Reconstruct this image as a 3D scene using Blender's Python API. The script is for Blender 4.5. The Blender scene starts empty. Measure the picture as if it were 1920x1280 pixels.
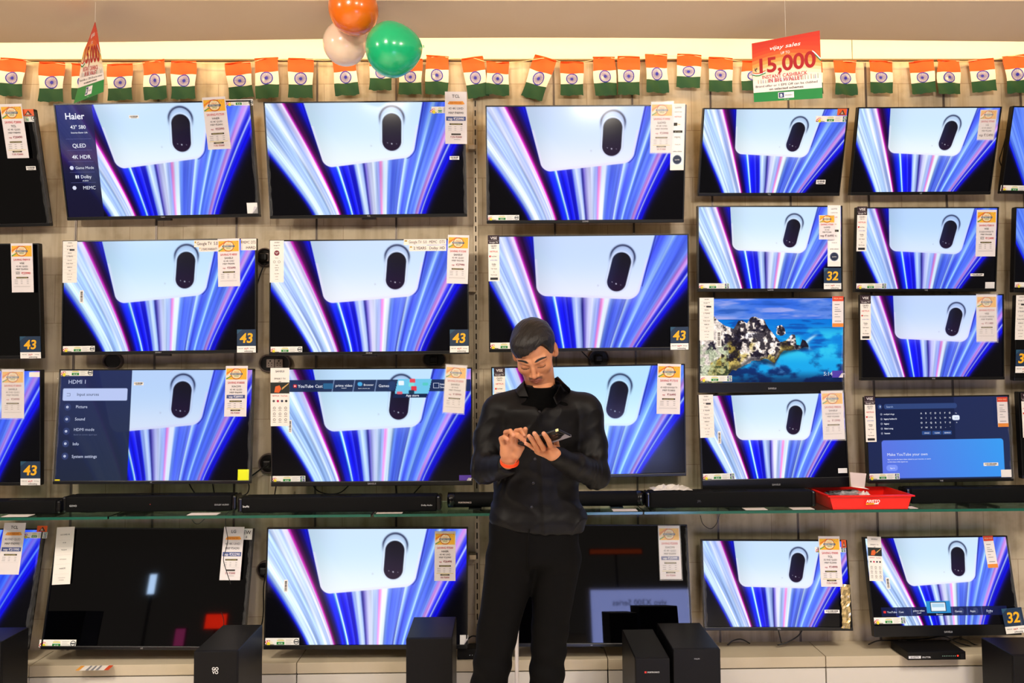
import bpy, bmesh, math, random
import numpy as np
from mathutils import Matrix, Vector
random.seed(7)
rng = np.random.RandomState(11)
D2R = math.pi/180
SC = bpy.context.scene
COL = SC.collection

# ------------------------------------------------------------------ camera
CAMP = np.array([0.0, -3.47, 1.47]); FPX = 1280.0
def cam_basis(yaw, pitch, roll):
    cy, sy, cp, sp = math.cos(yaw), math.sin(yaw), math.cos(pitch), math.sin(pitch)
    f = np.array([sy*cp, cy*cp, sp]); r = np.array([cy, -sy, 0]); u = np.cross(r, f)
    c, s = math.cos(roll), math.sin(roll)
    return r*c+u*s, -r*s+u*c, f
CR, CU, CF = cam_basis(.763*D2R, 2.298*D2R, -.369*D2R)
cam = bpy.data.cameras.new('camera'); cam.sensor_width = 36; cam.lens = FPX/1920*36
cam.clip_start = .02
co = bpy.data.objects.new('camera', cam); COL.objects.link(co)
co.matrix_world = Matrix([[CR[0], CU[0], -CF[0], CAMP[0]], [CR[1], CU[1], -CF[1], CAMP[1]], [CR[2], CU[2], -CF[2], CAMP[2]], [0, 0, 0, 1]])
SC.camera = co

# ------------------------------------------------------------------ world, exposure, room lights
SC.view_settings.view_transform = 'Standard'; SC.view_settings.look = 'None'
SC.view_settings.gamma = 1; SC.view_settings.use_curve_mapping = False
SC.view_settings.exposure = 0.0
w = bpy.data.worlds.new('world'); SC.world = w; w.use_nodes = True
w.node_tree.nodes['Background'].inputs[0].default_value = (1.0, .84, .70, 1)
w.node_tree.nodes['Background'].inputs[1].default_value = 0.18
def area(name, loc, target, size, power, color=(1, .88, .74), sy=None, spread=180):
    l = bpy.data.lights.new(name, 'AREA'); l.energy = power; l.color = color
    l.shape = 'RECTANGLE'; l.size = size; l.size_y = sy or size; l.spread = spread*D2R
    o = bpy.data.objects.new(name, l); COL.objects.link(o); o.location = loc
    d = Vector(target)-Vector(loc); o.rotation_euler = d.to_track_quat('-Z', 'Y').to_euler()
    return o
area('ceiling_lamp_light', (-3.4, -2.9, 2.97), (-1.2, 0, 1.3), .30, 50, (1, .89, .76))
area('ceiling_lamp_light', (-.9, -2.7, 2.97), (.6, 0, 1.3), .30, 30, (1, .89, .76))
area('ceiling_lamp_light', (1.5, -2.7, 2.97), (1.6, 0, 1.3), .30, 32, (1, .89, .76))
area('ceiling_lamp_light', (.9, -3.9, 2.97), (.2, -.9, 1.2), .40, 42, (1, .90, .76))
area('added_bounce_light', (-1.9, -2.6, 3.0), (-1.9, -2.6, 0), .5, 75, (1, .90, .76), spread=110)  # added pair, unseen: lights the floor so its bounce brightens the soffit
area('added_bounce_light', (2.2, -2.6, 3.0), (2.2, -2.6, 0), .5, 75, (1, .90, .76), spread=110)
# warm strip hidden in the cove above the soffit, shining on the top of the wall
area('cove_strip_light', (0, -.20, 3.12), (0, 0, 3.17), 5.9, 13, (1, .79, .48), .03)
area('cove_wash_light', (0, -.17, 3.085), (0, 0, 2.72), 5.9, 9, (1, .62, .20), .03)

# ------------------------------------------------------------------ helpers
def U(px, py, y):
    d = CF + CR*(px-960)/FPX - CU*(py-640)/FPX
    t = (y-CAMP[1])/d[1]; return CAMP+d*t
def UZ(px, py, z):
    d = CF + CR*(px-960)/FPX - CU*(py-640)/FPX
    t = (z-CAMP[2])/d[2]; return CAMP+d*t
def lin(c):
    c = np.asarray(c, float); return np.where(c <= .04045, c/12.92, ((c+.055)/1.055)**2.4)
def hexc(h):
    h = h.lstrip('#'); return tuple(lin([int(h[i:i+2], 16)/255 for i in (0, 2, 4)]))
MATS = {}
def mat(name, color='#808080', rough=.5, metal=0, emit=None, es=1., spec=.5, coat=0, bump=None, trans=0, alpha=1, ior=1.45, sheen=0, noise=None, sss=0):
    if name in MATS: return MATS[name]
    m = bpy.data.materials.new(name); m.use_nodes = True; nt = m.node_tree; b = nt.nodes['Principled BSDF']
    c = hexc(color) if isinstance(color, str) else color
    b.inputs['Base Color'].default_value = (*c, 1); b.inputs['Roughness'].default_value = rough
    b.inputs['Metallic'].default_value = metal; b.inputs['Specular IOR Level'].default_value = spec
    b.inputs['Coat Weight'].default_value = coat; b.inputs['Transmission Weight'].default_value = trans
    b.inputs['Alpha'].default_value = alpha; b.inputs['IOR'].default_value = ior
    b.inputs['Sheen Weight'].default_value = sheen
    if sss: b.inputs['Subsurface Weight'].default_value = sss; b.inputs['Subsurface Radius'].default_value = (.012, .005, .003)
    if emit is not None:
        b.inputs['Emission Color'].default_value = (*hexc(emit), 1); b.inputs['Emission Strength'].default_value = es
    tc = None
    if bump or noise: tc = nt.nodes.new('ShaderNodeTexCoord')
    if bump:
        n = nt.nodes.new('ShaderNodeTexNoise'); n.inputs['Scale'].default_value = bump[0]; n.inputs['Detail'].default_value = 4
        bp = nt.nodes.new('ShaderNodeBump'); bp.inputs['Strength'].default_value = bump[1]; bp.inputs['Distance'].default_value = bump[2] if len(bump) > 2 else .002
        nt.links.new(tc.outputs['Object'], n.inputs['Vector']); nt.links.new(n.outputs['Fac'], bp.inputs['Height']); nt.links.new(bp.outputs[0], b.inputs['Normal'])
    if noise:
        n = nt.nodes.new('ShaderNodeTexNoise'); n.inputs['Scale'].default_value = noise[0]; n.inputs['Detail'].default_value = 5
        r = nt.nodes.new('ShaderNodeValToRGB'); c2 = hexc(noise[1])
        r.color_ramp.elements[0].position = .35; r.color_ramp.elements[1].position = .7
        r.color_ramp.elements[0].color = (*c, 1); r.color_ramp.elements[1].color = (*c2, 1)
        nt.links.new(tc.outputs['Object'], n.inputs['Vector']); nt.links.new(n.outputs['Fac'], r.inputs[0]); nt.links.new(r.outputs[0], b.inputs['Base Color'])
    MATS[name] = m; return m
def ink(h):                        # printed colour on card
    return mat('print_'+h.lstrip('#').lower(), h, .55)
def glow(h, es=1.):                # lit pixels of a screen or backlit sign
    return mat('lit_'+h.lstrip('#').lower(), '#000000', .3, emit=h, es=es)
def vmat(name, emit=False, rough=.5, spec=.5, es=1., bump=None, coat=0, sss=0):
    if name in MATS: return MATS[name]
    m = mat(name, '#050506', rough, spec=spec, bump=bump, coat=coat, sss=sss); nt = m.node_tree
    a = nt.nodes.new('ShaderNodeVertexColor'); a.layer_name = 'Col'; b = nt.nodes['Principled BSDF']
    if emit:
        nt.links.new(a.outputs[0], b.inputs['Emission Color']); b.inputs['Emission Strength'].default_value = es
    else: nt.links.new(a.outputs[0], b.inputs['Base Color'])
    return m
# text outlines, cached
TC = {}
_cu = bpy.data.curves.new('lettering', 'FONT'); _ob = bpy.data.objects.new('lettering', _cu)
def textgeo(s, bold=0., shear=0., space=1.):
    k = (s, bold, shear, space)
    if k not in TC:
        _cu.body = s; _cu.offset = 0 if 'M' in s else bold*.42 if not any(q in 'NWVvwE' for q in s) else min(bold*.42, .008); _cu.shear = shear; _cu.resolution_u = 6 if bold >= .028 and len(s) < 8 else 2; _cu.space_character = space
        me = bpy.data.meshes.new_from_object(_ob)
        v = np.array([x.co[:2] for x in me.vertices]).reshape(-1, 2); f = [tuple(p.vertices) for p in me.polygons]
        bpy.data.meshes.remove(me)
        TC[k] = (v, f)
    return TC[k]
class MB:
    """collects faces with materials; everything ends up as one mesh"""
    def __init__(s): s.v = []; s.f = []; s.m = []; s.ms = []; s.sm = []; s.n = 0
    def mi(s, m):
        if m not in s.ms: s.ms.append(m)
        return s.ms.index(m)
    def add(s, v, f, m, smooth=False):
        v = np.asarray(v, float).reshape(-1, 3); o = s.n; s.v.append(v); s.n += len(v); i = s.mi(m)
        for q in f: s.f.append(tuple(int(a)+o for a in q)); s.m.append(i); s.sm.append(smooth)
    def box(s, a, b, m, M=None, bev=0):
        x0, y0, z0 = a; x1, y1, z1 = b
        v = np.array([[x, y, z] for x in (x0, x1) for y in (y0, y1) for z in (z0, z1)], float)
        f = [(0, 1, 3, 2), (4, 6, 7, 5), (0, 4, 5, 1), (2, 3, 7, 6), (0, 2, 6, 4), (1, 5, 7, 3)]
        if bev:
            bm = bmesh.new(); vv = [bm.verts.new(p) for p in v]
            for q in f: bm.faces.new([vv[i] for i in q])
            bmesh.ops.bevel(bm, geom=bm.edges[:], offset=bev, segments=2, affect='EDGES', profile=.5)
            bm.verts.index_update(); v = np.array([tuple(p.co) for p in bm.verts]); f = [tuple(p.index for p in q.verts) for q in bm.faces]; bm.free()
        if M is not None: v = np.array([list(M @ Vector(p)) for p in v])
        s.add(v, f, m)
    def quad(s, p, m): s.add(p, [tuple(range(len(p)))], m)
    def rect(s, x0, z0, x1, z1, m, y=0.): s.quad([(x0, y, z0), (x1, y, z0), (x1, y, z1), (x0, y, z1)], m)
    def disc(s, x, z, r, m, y=0., n=20, rz=None): s.quad([(x+r*math.cos(a), y, z+(rz or r)*math.sin(a)) for a in np.arange(n)*2*math.pi/n], m)
    def ring(s, x, z, r, w_, m, y=0., n=28):
        a = np.arange(n)*2*math.pi/n; v = [(x+q*math.cos(t), y, z+q*math.sin(t)) for q in (r-w_, r) for t in a]
        s.add(v, [(i, (i+1) % n, n+(i+1) % n, n+i) for i in range(n)], m)
    def text(s, t, x, z, h, m, y=0., al='c', bold=.015, shear=0., fit=None, wmax=None, M=None):
        """h = cap height; al c/l/r; z = baseline"""
        v, f = textgeo(t, bold, shear)
        if not len(v): return
        k = h/.70; v2 = v*k; w_ = v2[:, 0].max()-v2[:, 0].min(); sx = 1.
        if fit: sx = fit/w_
        elif wmax and w_ > wmax: sx = wmax/w_
        xs = (v2[:, 0]-v2[:, 0].min())*sx; w_ *= sx
        xs = xs + x - (w_/2 if al == 'c' else (w_ if al == 'r' else 0))
        p = np.stack([xs, np.full(len(xs), y), v2[:, 1]+z], 1)
        if M is not None: p = p @ np.array(M)[:3, :3].T + np.array(M)[:3, 3]
        s.add(p, f, m)
    def tube(s, pts, r, m, n=8, cap=True):
        pts = [Vector(p) for p in pts]; R = r if hasattr(r, '__len__') else [r]*len(pts); vs = []
        up = Vector((0, 0, 1)); prev = None
        for i, p in enumerate(pts):
            t = (pts[min(i+1, len(pts)-1)]-pts[max(i-1, 0)]).normalized()
            if prev is None:
                a = t.orthogonal().normalized()
            else: a = (prev - t*prev.dot(t)).normalized()
            prev = a; b = t.cross(a)
            for k in range(n):
                an = 2*math.pi*k/n; vs.append(p+(a*math.cos(an)+b*math.sin(an))*R[i])
        f = [(i*n+k, i*n+(k+1) % n, (i+1)*n+(k+1) % n, (i+1)*n+k) for i in range(len(pts)-1) for k in range(n)]
        if cap: f += [tuple(range(n))[::-1], tuple(range((len(pts)-1)*n, len(pts)*n))]
        s.add([tuple(q) for q in vs], f, m, True)
    def lathe(s, prof, m, M=None, n=32):     # prof (r, z) about z
        v = [(r*math.cos(2*math.pi*k/n), r*math.sin(2*math.pi*k/n), z) for r, z in prof for k in range(n)]
        if M is not None: v = [tuple(M @ Vector(p)) for p in v]
        s.add(v, [(i*n+k, i*n+(k+1) % n, (i+1)*n+(k+1) % n, (i+1)*n+k) for i in range(len(prof)-1) for k in range(n)], m, True)
    def mesh(s, name):
        me = bpy.data.meshes.new(name); me.from_pydata(np.concatenate(s.v).tolist(), [], s.f)
        for m in s.ms: me.materials.append(m)
        me.polygons.foreach_set('material_index', s.m); me.polygons.foreach_set('use_smooth', s.sm); me.update()
        return me
    def build(s, name, parent=None, M=None): return obj(name, s.mesh(name), parent, M)
def obj(name, me, parent=None, M=None):
    o = bpy.data.objects.new(name, me); COL.objects.link(o)
    if parent is not None: o.parent = parent
    if M is not None: o.matrix_local = M
    return o
def tag(o, label=None, cat=None, group=None, kind=None):
    if label: o['label'] = label
    if cat: o['category'] = cat
    if group: o['group'] = group
    if kind: o['kind'] = kind
    return o
def empty(name, M, label, cat, group=None):
    o = bpy.data.objects.new(name, None); COL.objects.link(o); o.empty_display_size = .1
    o.matrix_world = M; return tag(o, label, cat, group)
def struct(o): o['kind'] = 'structure'; return o
def smooth_path(p, n=8):
    p = [np.array(q, float) for q in p]; p = [p[0]]+p+[p[-1]]; out = []
    for i in range(1, len(p)-2):
        for k in range(n):
            t = k/n; a, b, c, d = p[i-1:i+3]
            out.append(.5*((2*b)+(-a+c)*t+(2*a-5*b+4*c-d)*t*t+(-a+3*b-3*c+d)*t**3))
    out.append(p[-2]); return [tuple(q) for q in out]
# implicit surfaces -> mesh (surface nets)
def surfnet(f, lo, hi, h):
    lo = np.array(lo, float); n = np.ceil((np.array(hi)-lo)/h).astype(int)+1
    ax = [(lo[i]+h*np.arange(n[i])).astype(np.float32) for i in range(3)]
    X, Y, Z = np.meshgrid(*ax, indexing='ij', sparse=True)
    F = (f(X, Y, Z)+np.zeros(tuple(n), np.float32)).astype(np.float32); S = F < 0
    cells = np.zeros(tuple(n-1), bool); cnt = None
    nx, ny, nz = n
    c8 = [S[i:nx-1+i, j:ny-1+j, k:nz-1+k] for i in (0, 1) for j in (0, 1) for k in (0, 1)]
    anyi = np.logical_or.reduce(c8); alli = np.logical_and.reduce(c8); act = anyi & ~alli
    I = np.argwhere(act); idx = -np.ones(act.shape, int); idx[act] = np.arange(len(I))
    P = np.zeros((len(I), 3)); C = np.zeros(len(I))
    offs = [(i, j, k) for i in (0, 1) for j in (0, 1) for k in (0, 1)]
    for a in range(8):
        for b in range(a+1, 8):
            da = np.array(offs[a]); db = np.array(offs[b])
            if np.abs(da-db).sum() != 1: continue
            fa = F[tuple((I+da).T)]; fb = F[tuple((I+db).T)]; m = (fa < 0) != (fb < 0)
            t = np.where(m, fa/np.where(m, fa-fb, 1), 0)
            P += m[:, None]*(da+(db-da)*t[:, None]); C += m
    P = lo+h*(I+P/C[:, None]); quads = []
    for axn in range(3):
        o1, o2 = [k for k in range(3) if k != axn]
        sl0 = [slice(None)]*3; sl1 = [slice(None)]*3; sl0[axn] = slice(0, -1); sl1[axn] = slice(1, None)
        A, B = S[tuple(sl0)], S[tuple(sl1)]
        E_ = np.argwhere(A != B)
        E_ = E_[(E_[:, o1] > 0) & (E_[:, o2] > 0) & (E_[:, o1] < n[o1]-1) & (E_[:, o2] < n[o2]-1)]
        ins = A[tuple(E_.T)]
        def cell(d1, d2):
            q = E_.copy(); q[:, o1] -= d1; q[:, o2] -= d2; return idx[tuple(q.T)]
        q = np.stack([cell(1, 1), cell(0, 1), cell(0, 0), cell(1, 0)], 1)
        flip = ins if axn != 1 else ~ins
        q[~flip] = q[~flip][:, ::-1]; quads.append(q)
    Q = np.concatenate(quads); Q = Q[(Q >= 0).all(1)]
    return P, Q
def npmesh(name, P, Q, cols=None, mats=(), smooth=True):
    me = bpy.data.meshes.new(name); me.vertices.add(len(P)); me.vertices.foreach_set('co', np.asarray(P, np.float32).ravel())
    k = Q.shape[1]; me.loops.add(len(Q)*k); me.loops.foreach_set('vertex_index', Q.ravel().astype(np.int32))
    me.polygons.add(len(Q)); me.polygons.foreach_set('loop_start', np.arange(len(Q), dtype=np.int32)*k)
    me.polygons.foreach_set('loop_total', np.full(len(Q), k, np.int32)); me.polygons.foreach_set('use_smooth', np.full(len(Q), smooth))
    if cols is not None:
        a = me.color_attributes.new('Col', 'FLOAT_COLOR', 'POINT'); c = np.ones((len(P), 4), np.float32); c[:, :3] = cols
        a.data.foreach_set('color', c.ravel())
    for m in mats: me.materials.append(m)
    me.update(calc_edges=True); me.validate(); return me
# value noise
class Noise:
    def __init__(s, seed=0): s.g = np.random.RandomState(seed).rand(64, 64, 64).astype(np.float32)
    def __call__(s, x, y, z=0.):
        x, y, z = np.broadcast_arrays(np.asarray(x, np.float32), np.asarray(y, np.float32), np.asarray(z, np.float32))
        i, j, k = np.floor(x).astype(int), np.floor(y).astype(int), np.floor(z).astype(int)
        u, v, w_ = x-i, y-j, z-k; u = u*u*(3-2*u); v = v*v*(3-2*v); w_ = w_*w_*(3-2*w_); g = s.g; r = 0
        for a in (0, 1):
            for b in (0, 1):
                for c in (0, 1):
                    r = r+g[(i+a) % 64, (j+b) % 64, (k+c) % 64]*(u if a else 1-u)*(v if b else 1-v)*(w_ if c else 1-w_)
        return r
    def fbm(s, x, y, z=0., o=4):
        r = 0; a = .5
        for q in range(o): r = r+a*s(x*2**q+q*7.3, y*2**q+q*3.1, z*2**q+q); a *= .5
        return r
NZ = Noise(3)

# ================================================================== THE ROOM
def wall_material():
    m = mat('painted_ply_wall', '#C9B28C', .75); nt = m.node_tree; b = nt.nodes['Principled BSDF']; L = nt.links
    tc = nt.nodes.new('ShaderNodeTexCoord'); mp = nt.nodes.new('ShaderNodeMapping'); L.new(tc.outputs['Object'], mp.inputs[0])
    mp.inputs['Rotation'].default_value = (math.pi/2, 0, 0)
    br = nt.nodes.new('ShaderNodeTexBrick'); br.inputs['Scale'].default_value = 1; br.inputs['Brick Width'].default_value = .2705
    br.inputs['Row Height'].default_value = .245; br.inputs['Mortar Size'].default_value = .0016; br.offset = .37
    br.inputs['Color1'].default_value = (*hexc('#C9BBA2'), 1); br.inputs['Color2'].default_value = (*hexc('#C0B196'), 1); br.inputs['Mortar'].default_value = (*hexc('#A39078'), 1)
    L.new(mp.outputs[0], br.inputs[0])
    mp2 = nt.nodes.new('ShaderNodeMapping'); L.new(tc.outputs['Object'], mp2.inputs[0]); mp2.inputs['Scale'].default_value = (22, 1, 1.6)
    n = nt.nodes.new('ShaderNodeTexNoise'); n.inputs['Scale'].default_value = 1; n.inputs['Detail'].default_value = 6; L.new(mp2.outputs[0], n.inputs[0])
    r = nt.nodes.new('ShaderNodeValToRGB'); r.color_ramp.elements[0].position = .30; r.color_ramp.elements[0].color = (.62, .56, .48, 1); r.color_ramp.elements[1].position = .56; r.color_ramp.elements[1].color = (1, 1, 1, 1)
    L.new(n.outputs[0], r.inputs[0])
    n2 = nt.nodes.new('ShaderNodeTexNoise'); n2.inputs['Scale'].default_value = 9; n2.inputs['Detail'].default_value = 8; L.new(tc.outputs['Object'], n2.inputs[0])
    r2 = nt.nodes.new('ShaderNodeValToRGB'); r2.color_ramp.elements[0].position = .32; r2.color_ramp.elements[0].color = (.70, .66, .60, 1); r2.color_ramp.elements[1].position = .5; r2.color_ramp.elements[1].color = (1, 1, 1, 1)
    L.new(n2.outputs[0], r2.inputs[0])
    def mul(a, bb, f):
        x = nt.nodes.new('ShaderNodeMix'); x.data_type = 'RGBA'; x.blend_type = 'MULTIPLY'; x.inputs['Factor'].default_value = f
        L.new(a, x.inputs['A']); L.new(bb, x.inputs['B']); return x.outputs['Result']
    L.new(mul(mul(br.outputs[0], r.outputs[0], .75), r2.outputs[0], .8), b.inputs['Base Color']); return m
WALL = wall_material()
b = MB(); b.box((-4.2, 0, -.15), (4.2, .12, 3.055), WALL); struct(b.build('wall_back'))
b = MB(); b.box((-4.2, 0, 3.055), (4.2, .12, 3.4), mat('cove_white', '#F4EAD2', .6)); struct(b.build('trim_1'))
b = MB(); b.box((-4.2, -.012, 3.058), (4.2, 0, 3.066), mat('dark_seam', '#6E5A3C', .5, .3)); struct(b.build('trim_2'))
b = MB(); b.box((.0, -.001, 3.066), (.003, 0, 3.4), mat('dark_seam')); o = b.build('trim_3'); o.location = (U(1597, 90, 0)[0], 0, 0); struct(o)
YSO = float(UZ(960, 1.2, 3.02)[1])
# soffit whose edge bows a little in plan, ceiling beyond
CEIL = mat('ceiling_paint', '#E2C8A4', .85, noise=(1.3, '#DCC098'))
edge = [(-60, 80.5), (200, 79), (480, 75), (720, 71.5), (960, 70.5), (1200, 71), (1480, 73.5), (1700, 76), (1980, 78.5)]
pts = [UZ(x, y, 3.02) for x, y in edge]
xs = np.linspace(-4.2, 4.2, 57); ys = np.interp(xs, [p[0] for p in pts], [p[1] for p in pts])
v = []; 
for x, y in zip(xs, ys): v += [(x, y, 3.02), (x, y, 3.075), (x, YSO, 3.02), (x, YSO, 3.075)]
f = []
for i in range(len(xs)-1):
    a = 4*i; c = a+4; f += [(a, c, c+2, a+2), (a+1, a+3, c+3, c+1), (a, a+1, c+1, c), (a+2, c+2, c+3, a+3)]
f += [(0, 2, 3, 1), (a+4, a+5, a+7, a+6)]
b = MB(); b.add(v, f, CEIL); struct(b.build('ceiling'))
b = MB(); b.box((-4.2, -7.5, 3.05), (4.2, YSO, 3.12), mat('ceiling_paint_pale', '#E2D5C4', .85)); struct(b.build('trim_4'))
b = MB(); b.box((-4.2, YSO-.02, 3.075), (4.2, YSO, 3.4), CEIL); b.box((-4.2, YSO-.02, 3.38), (4.2, .12, 3.4), CEIL); struct(b.build('trim_5'))
b = MB(); b.box((-4.2, -7.5, -.20), (4.2, .12, -.15), mat('floor_tile', '#DCD4C8', .35, noise=(2, '#D0C8BA'))); struct(b.build('floor'))
# upright channels let into the wall, one of them slotted
RAIL = mat('rail_metal', '#7A7068', .4, .6); SLOT = mat('slot_dark', '#0C0A08', .9)
x0, sp = -2.164, .4057
tn = 6
for k in range(-3, 15):
    X = x0+k*sp
    if abs(X) > 4: continue
    b = MB()
    if k == 5:
        b.box((X-.011, -.006, .05), (X+.011, 0, 3.055), mat('rail_pale', '#A79A86', .4, .6))
        for z in np.arange(.12, 3.0, .05): b.box((X-.003, -.0068, z), (X+.003, -.006, z+.030), SLOT)
    else:
        b.box((X-.0052, -.004, .05), (X-.0012, 0, 3.055), RAIL); b.box((X+.0012, -.004, .05), (X+.0052, 0, 3.055), RAIL)
        b.box((X-.0012, -.0012, .05), (X+.0012, 0, 3.055), SLOT)
    struct(b.build('trim_%d' % tn)); tn += 1

# ================================================================== PICTURES ON THE SCREENS
GW, GH = 352, 198
_u, _v = np.meshgrid(np.linspace(0, 1, GW), np.linspace(0, 1, GH)); 
def sm(a, b, x): t = np.clip((x-a)/(b-a), 0, 1); return t*t*(3-2*t)
def mixc(c, col, a): return c*(1-a[..., None])+np.array([int(col[i:i+2], 16)/255 for i in (1, 3, 5)])*a[..., None] if isinstance(col, str) else c*(1-a[..., None])+col*a[..., None]
def trails(t, tint=(1, 1, 1)):
    """frame t (0..1) of the clip: streaks of light fanning down from a white phone"""
    u, v = _u, _v; L = lambda a, b: a+(b-a)*t
    g = (1-v)**L(1.13, 1.05)
    ub0, ubd = L(.215, .165), L(.575, .59); t0, t1, t2 = L(-.20, -.12), L(1.26, .98), L(.02, .36)
    # u = ub0+ubd*s + (t0+t1*s+t2*s*s-ub0-ubd*s)*g, solved for s
    qa = t2*g+1e-6; qb = ubd+(t1-ubd)*g; qc = ub0+(t0-ub0)*g-u
    s = (-qb+np.sqrt(np.maximum(qb*qb-4*qa*qc, 0)))/(2*qa)
    st = [(0, '#2020e0'), (.012, '#5a70f0'), (.03, '#cfe2ff'), (.09, '#dbe9ff'), (.10, '#b9ccf6'), (.15, '#c2d6fa'), (.165, '#e4ecff'), (.20, '#b4c0f2'), (.215, '#e8e2ff'),
          (.228, '#f6e4ff'), (.235, '#e040c0'), (.246, '#7a1458'), (.262, '#3c0838'), (.276, '#2a0a5c'), (.295, '#1616b0'), (.315, '#2032f0'), (.335, '#2a48f5'), (.345, '#8fe0ff'), (.352, '#f2fbff'), (.36, '#3a50f0'), (.375, '#1a18d8'),
          (.40, '#2320ea'), (.415, '#4c4cf0'), (.42, '#1a14c0'), (.445, '#2420d8'), (.455, '#9aaaf5'), (.475, '#c8d6fb'), (.50, '#b2c0f7'), (.512, '#2a2080'), (.518, '#7a60c8'), (.535, '#c9c2f6'), (.56, '#e9ecff'),
          (.585, '#c0d0fb'), (.602, '#a8a8f4'), (.612, '#f08ac8'), (.622, '#f5b8e0'), (.632, '#d8e8ff'), (.65, '#f0f8ff'), (.665, '#8aa6f5'), (.69, '#6a7af0'), (.72, '#7f92f4'), (.742, '#8a94f6'), (.75, '#e8f8ff'), (.762, '#9ab0f8'), (.78, '#6a70ee'),
          (.81, '#8aa0f6'), (.825, '#d2ecff'), (.835, '#88a0f5'), (.87, '#7c8cf2'), (.90, '#a8b8fa'), (.918, '#f0a0d8'), (.93, '#f6c8ec'), (.94, '#8070ec'), (.953, '#4034e4'), (.962, '#ffffff'), (.968, '#6a6af2'), (.98, '#2c20e4'), (1., '#1a10c8')]
    S = [a for a, _ in st]; C = np.array([[int(c[i:i+2], 16)/255 for i in (1, 3, 5)] for _, c in st])
    wob = (NZ(s*6+3, v*2.1+5*t)-.5)*.012
    ss = s+wob
    c = np.stack([np.interp(ss, S, C[:, k]) for k in range(3)], -1)
    fine = .65*NZ(s*58, v*1.4+9*t, 2.)+.35*NZ(s*140, v*3, 5.)-.5
    c = c*(1+.42*fine[..., None]+.25*(NZ(s*38, v*1.1, 3.)-.5)[..., None])+.04*fine[..., None]
    # whiter towards the middle of the fan low down
    c = mixc(c, '#f4f8ff', .22*np.exp(-((s-.56)/.10)**2)*sm(.45, .8, v)*(1-.5*t))
    c = np.clip(c, 0, 1)**np.array([1.38, 1.26, 1.02]); c = c*(1-.10*sm(.6, .9, s)[..., None]*np.array([1.8, 1.2, 0]))
    ed = np.exp(-np.maximum(0, -s)/.012)*.9; ed2 = np.exp(-np.maximum(0, s-1)/.02)*.9
    dark = np.stack([.02+0*u, .018+0*u, .03+0*u], -1)
    out_ = np.where((s < 0)[..., None], dark+ed[..., None]*np.array([.10, .08, .85]), c)
    c = np.where((s > 1)[..., None], dark+ed2[..., None]*np.array([.08, .05, .8]), out_)
    # the white phone: rounded quadrilateral, top beyond the screen
    P = np.array([[L(.175, .222), -.12], [L(.285, .236), L(.575, .525)], [L(.735, .745), L(.485, .575)], [L(.805, .855), -.12]]); P = P*[1.778, 1]
    x, y = u*1.778, v; d = np.full(u.shape, -9.); rad = L(.075, .085)
    for i in range(4):
        a, b2 = P[i], P[(i+1) % 4]; e = (b2-a)/np.linalg.norm(b2-a); nrm = np.array([-e[1], e[0]])
        d = np.maximum(d, (x-a[0])*nrm[0]+(y-a[1])*nrm[1]) if False else d
        q = (x-a[0])*nrm[0]+(y-a[1])*nrm[1]
        if i == 0: Q = []
        Q.append(q+rad)
    Q = np.array(Q)
    cx_, cy_ = P.mean(0)
    for i in range(4):
        a, b2 = P[i], P[(i+1) % 4]; e = (b2-a)/np.linalg.norm(b2-a); nrm = np.array([-e[1], e[0]])
        if (cx_-a[0])*nrm[0]+(cy_-a[1])*nrm[1] > 0: Q[i] = -((x-a[0])*nrm[0]+(y-a[1])*nrm[1])+rad
    pair = np.sqrt(np.maximum(Q[0], 0)**2+np.maximum(Q[1], 0)**2); pair2 = np.sqrt(np.maximum(Q[1], 0)**2+np.maximum(Q[2], 0)**2)
    d = np.maximum.reduce([Q[0], Q[1], Q[2], pair, pair2])-rad
    body = np.stack([.80+.14*sm(.1, .6, v), .90+.07*sm(0, .6, v), .99+0*u], -1)
    dg = sm(-.02, .02, (u-.17-.62*v)-.06+.1*np.sin(v*3)); body = mixc(body, '#cfe4fd', (1-dg)*.0+dg*.35*(1-sm(.15, .5, v)))
    body = body*(1-.10*np.exp(-((u-.2)/.1)**2))[..., None]
    rim = sm(-.028, -.012, d)*.55; body = mixc(body, '#e8e4fb', rim*(v > .2))
    c = mixc(c, '#ffffff', .75*np.exp(-np.maximum(d, 0)/.05)*(d > 0)*sm(.3, .6, v)*(.5+.5*t)*.35)
    c = mixc(c, body, 1-sm(-.003, .005, d))
    ln = np.exp(-((d-.012)/.0035)**2)*(v < L(.5, .45)); c = mixc(c, '#1a1a60', ln*.8)
    # camera pill, leaning more in later frames
    pcx, pcy = L(.632, .655)*1.778, L(.262, .325); an = L(2, 15)*D2R
    X = (x-pcx)*math.cos(an)+(y-pcy)*math.sin(an); Y = -(x-pcx)*math.sin(an)+(y-pcy)*math.cos(an)
    pr = L(.086, .086); ph = L(.166, .178)-pr
    pd = np.hypot(X, np.maximum(np.abs(Y)-ph, 0))-pr
    pd2 = np.hypot(X, np.maximum(np.abs(Y+.018)-ph-.010, 0))-pr-.014
    sh = np.hypot(X, np.maximum(np.abs(Y+.030)-ph-.012, 0))-pr-.022
    c = mixc(c, '#9ab4e0', .35*(1-sm(-.03, .03, sh))*sm(.02, -.11, Y+ph*.2)*(d < 0))
    c = mixc(c, '#1c2244', .85*np.exp(-(sh/.010)**2)*sm(-.05, -.16, Y))
    c = mixc(c, '#a8bcdc', np.exp(-(pd2/.005)**2)*.55*(d < 0)); c = mixc(c, '#eef4ff', np.exp(-((pd-.010)/.005)**2)*.6)
    pill = np.stack([.10+.05*sm(-.1, .2, Y), .07+.03*u, .13+.06*sm(-.2, .1, Y)], -1); pill = mixc(pill, '#2b3a66', .5*sm(.02, -.12, X)*t)
    c = mixc(c, pill, 1-sm(-.004, .004, pd))
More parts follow.
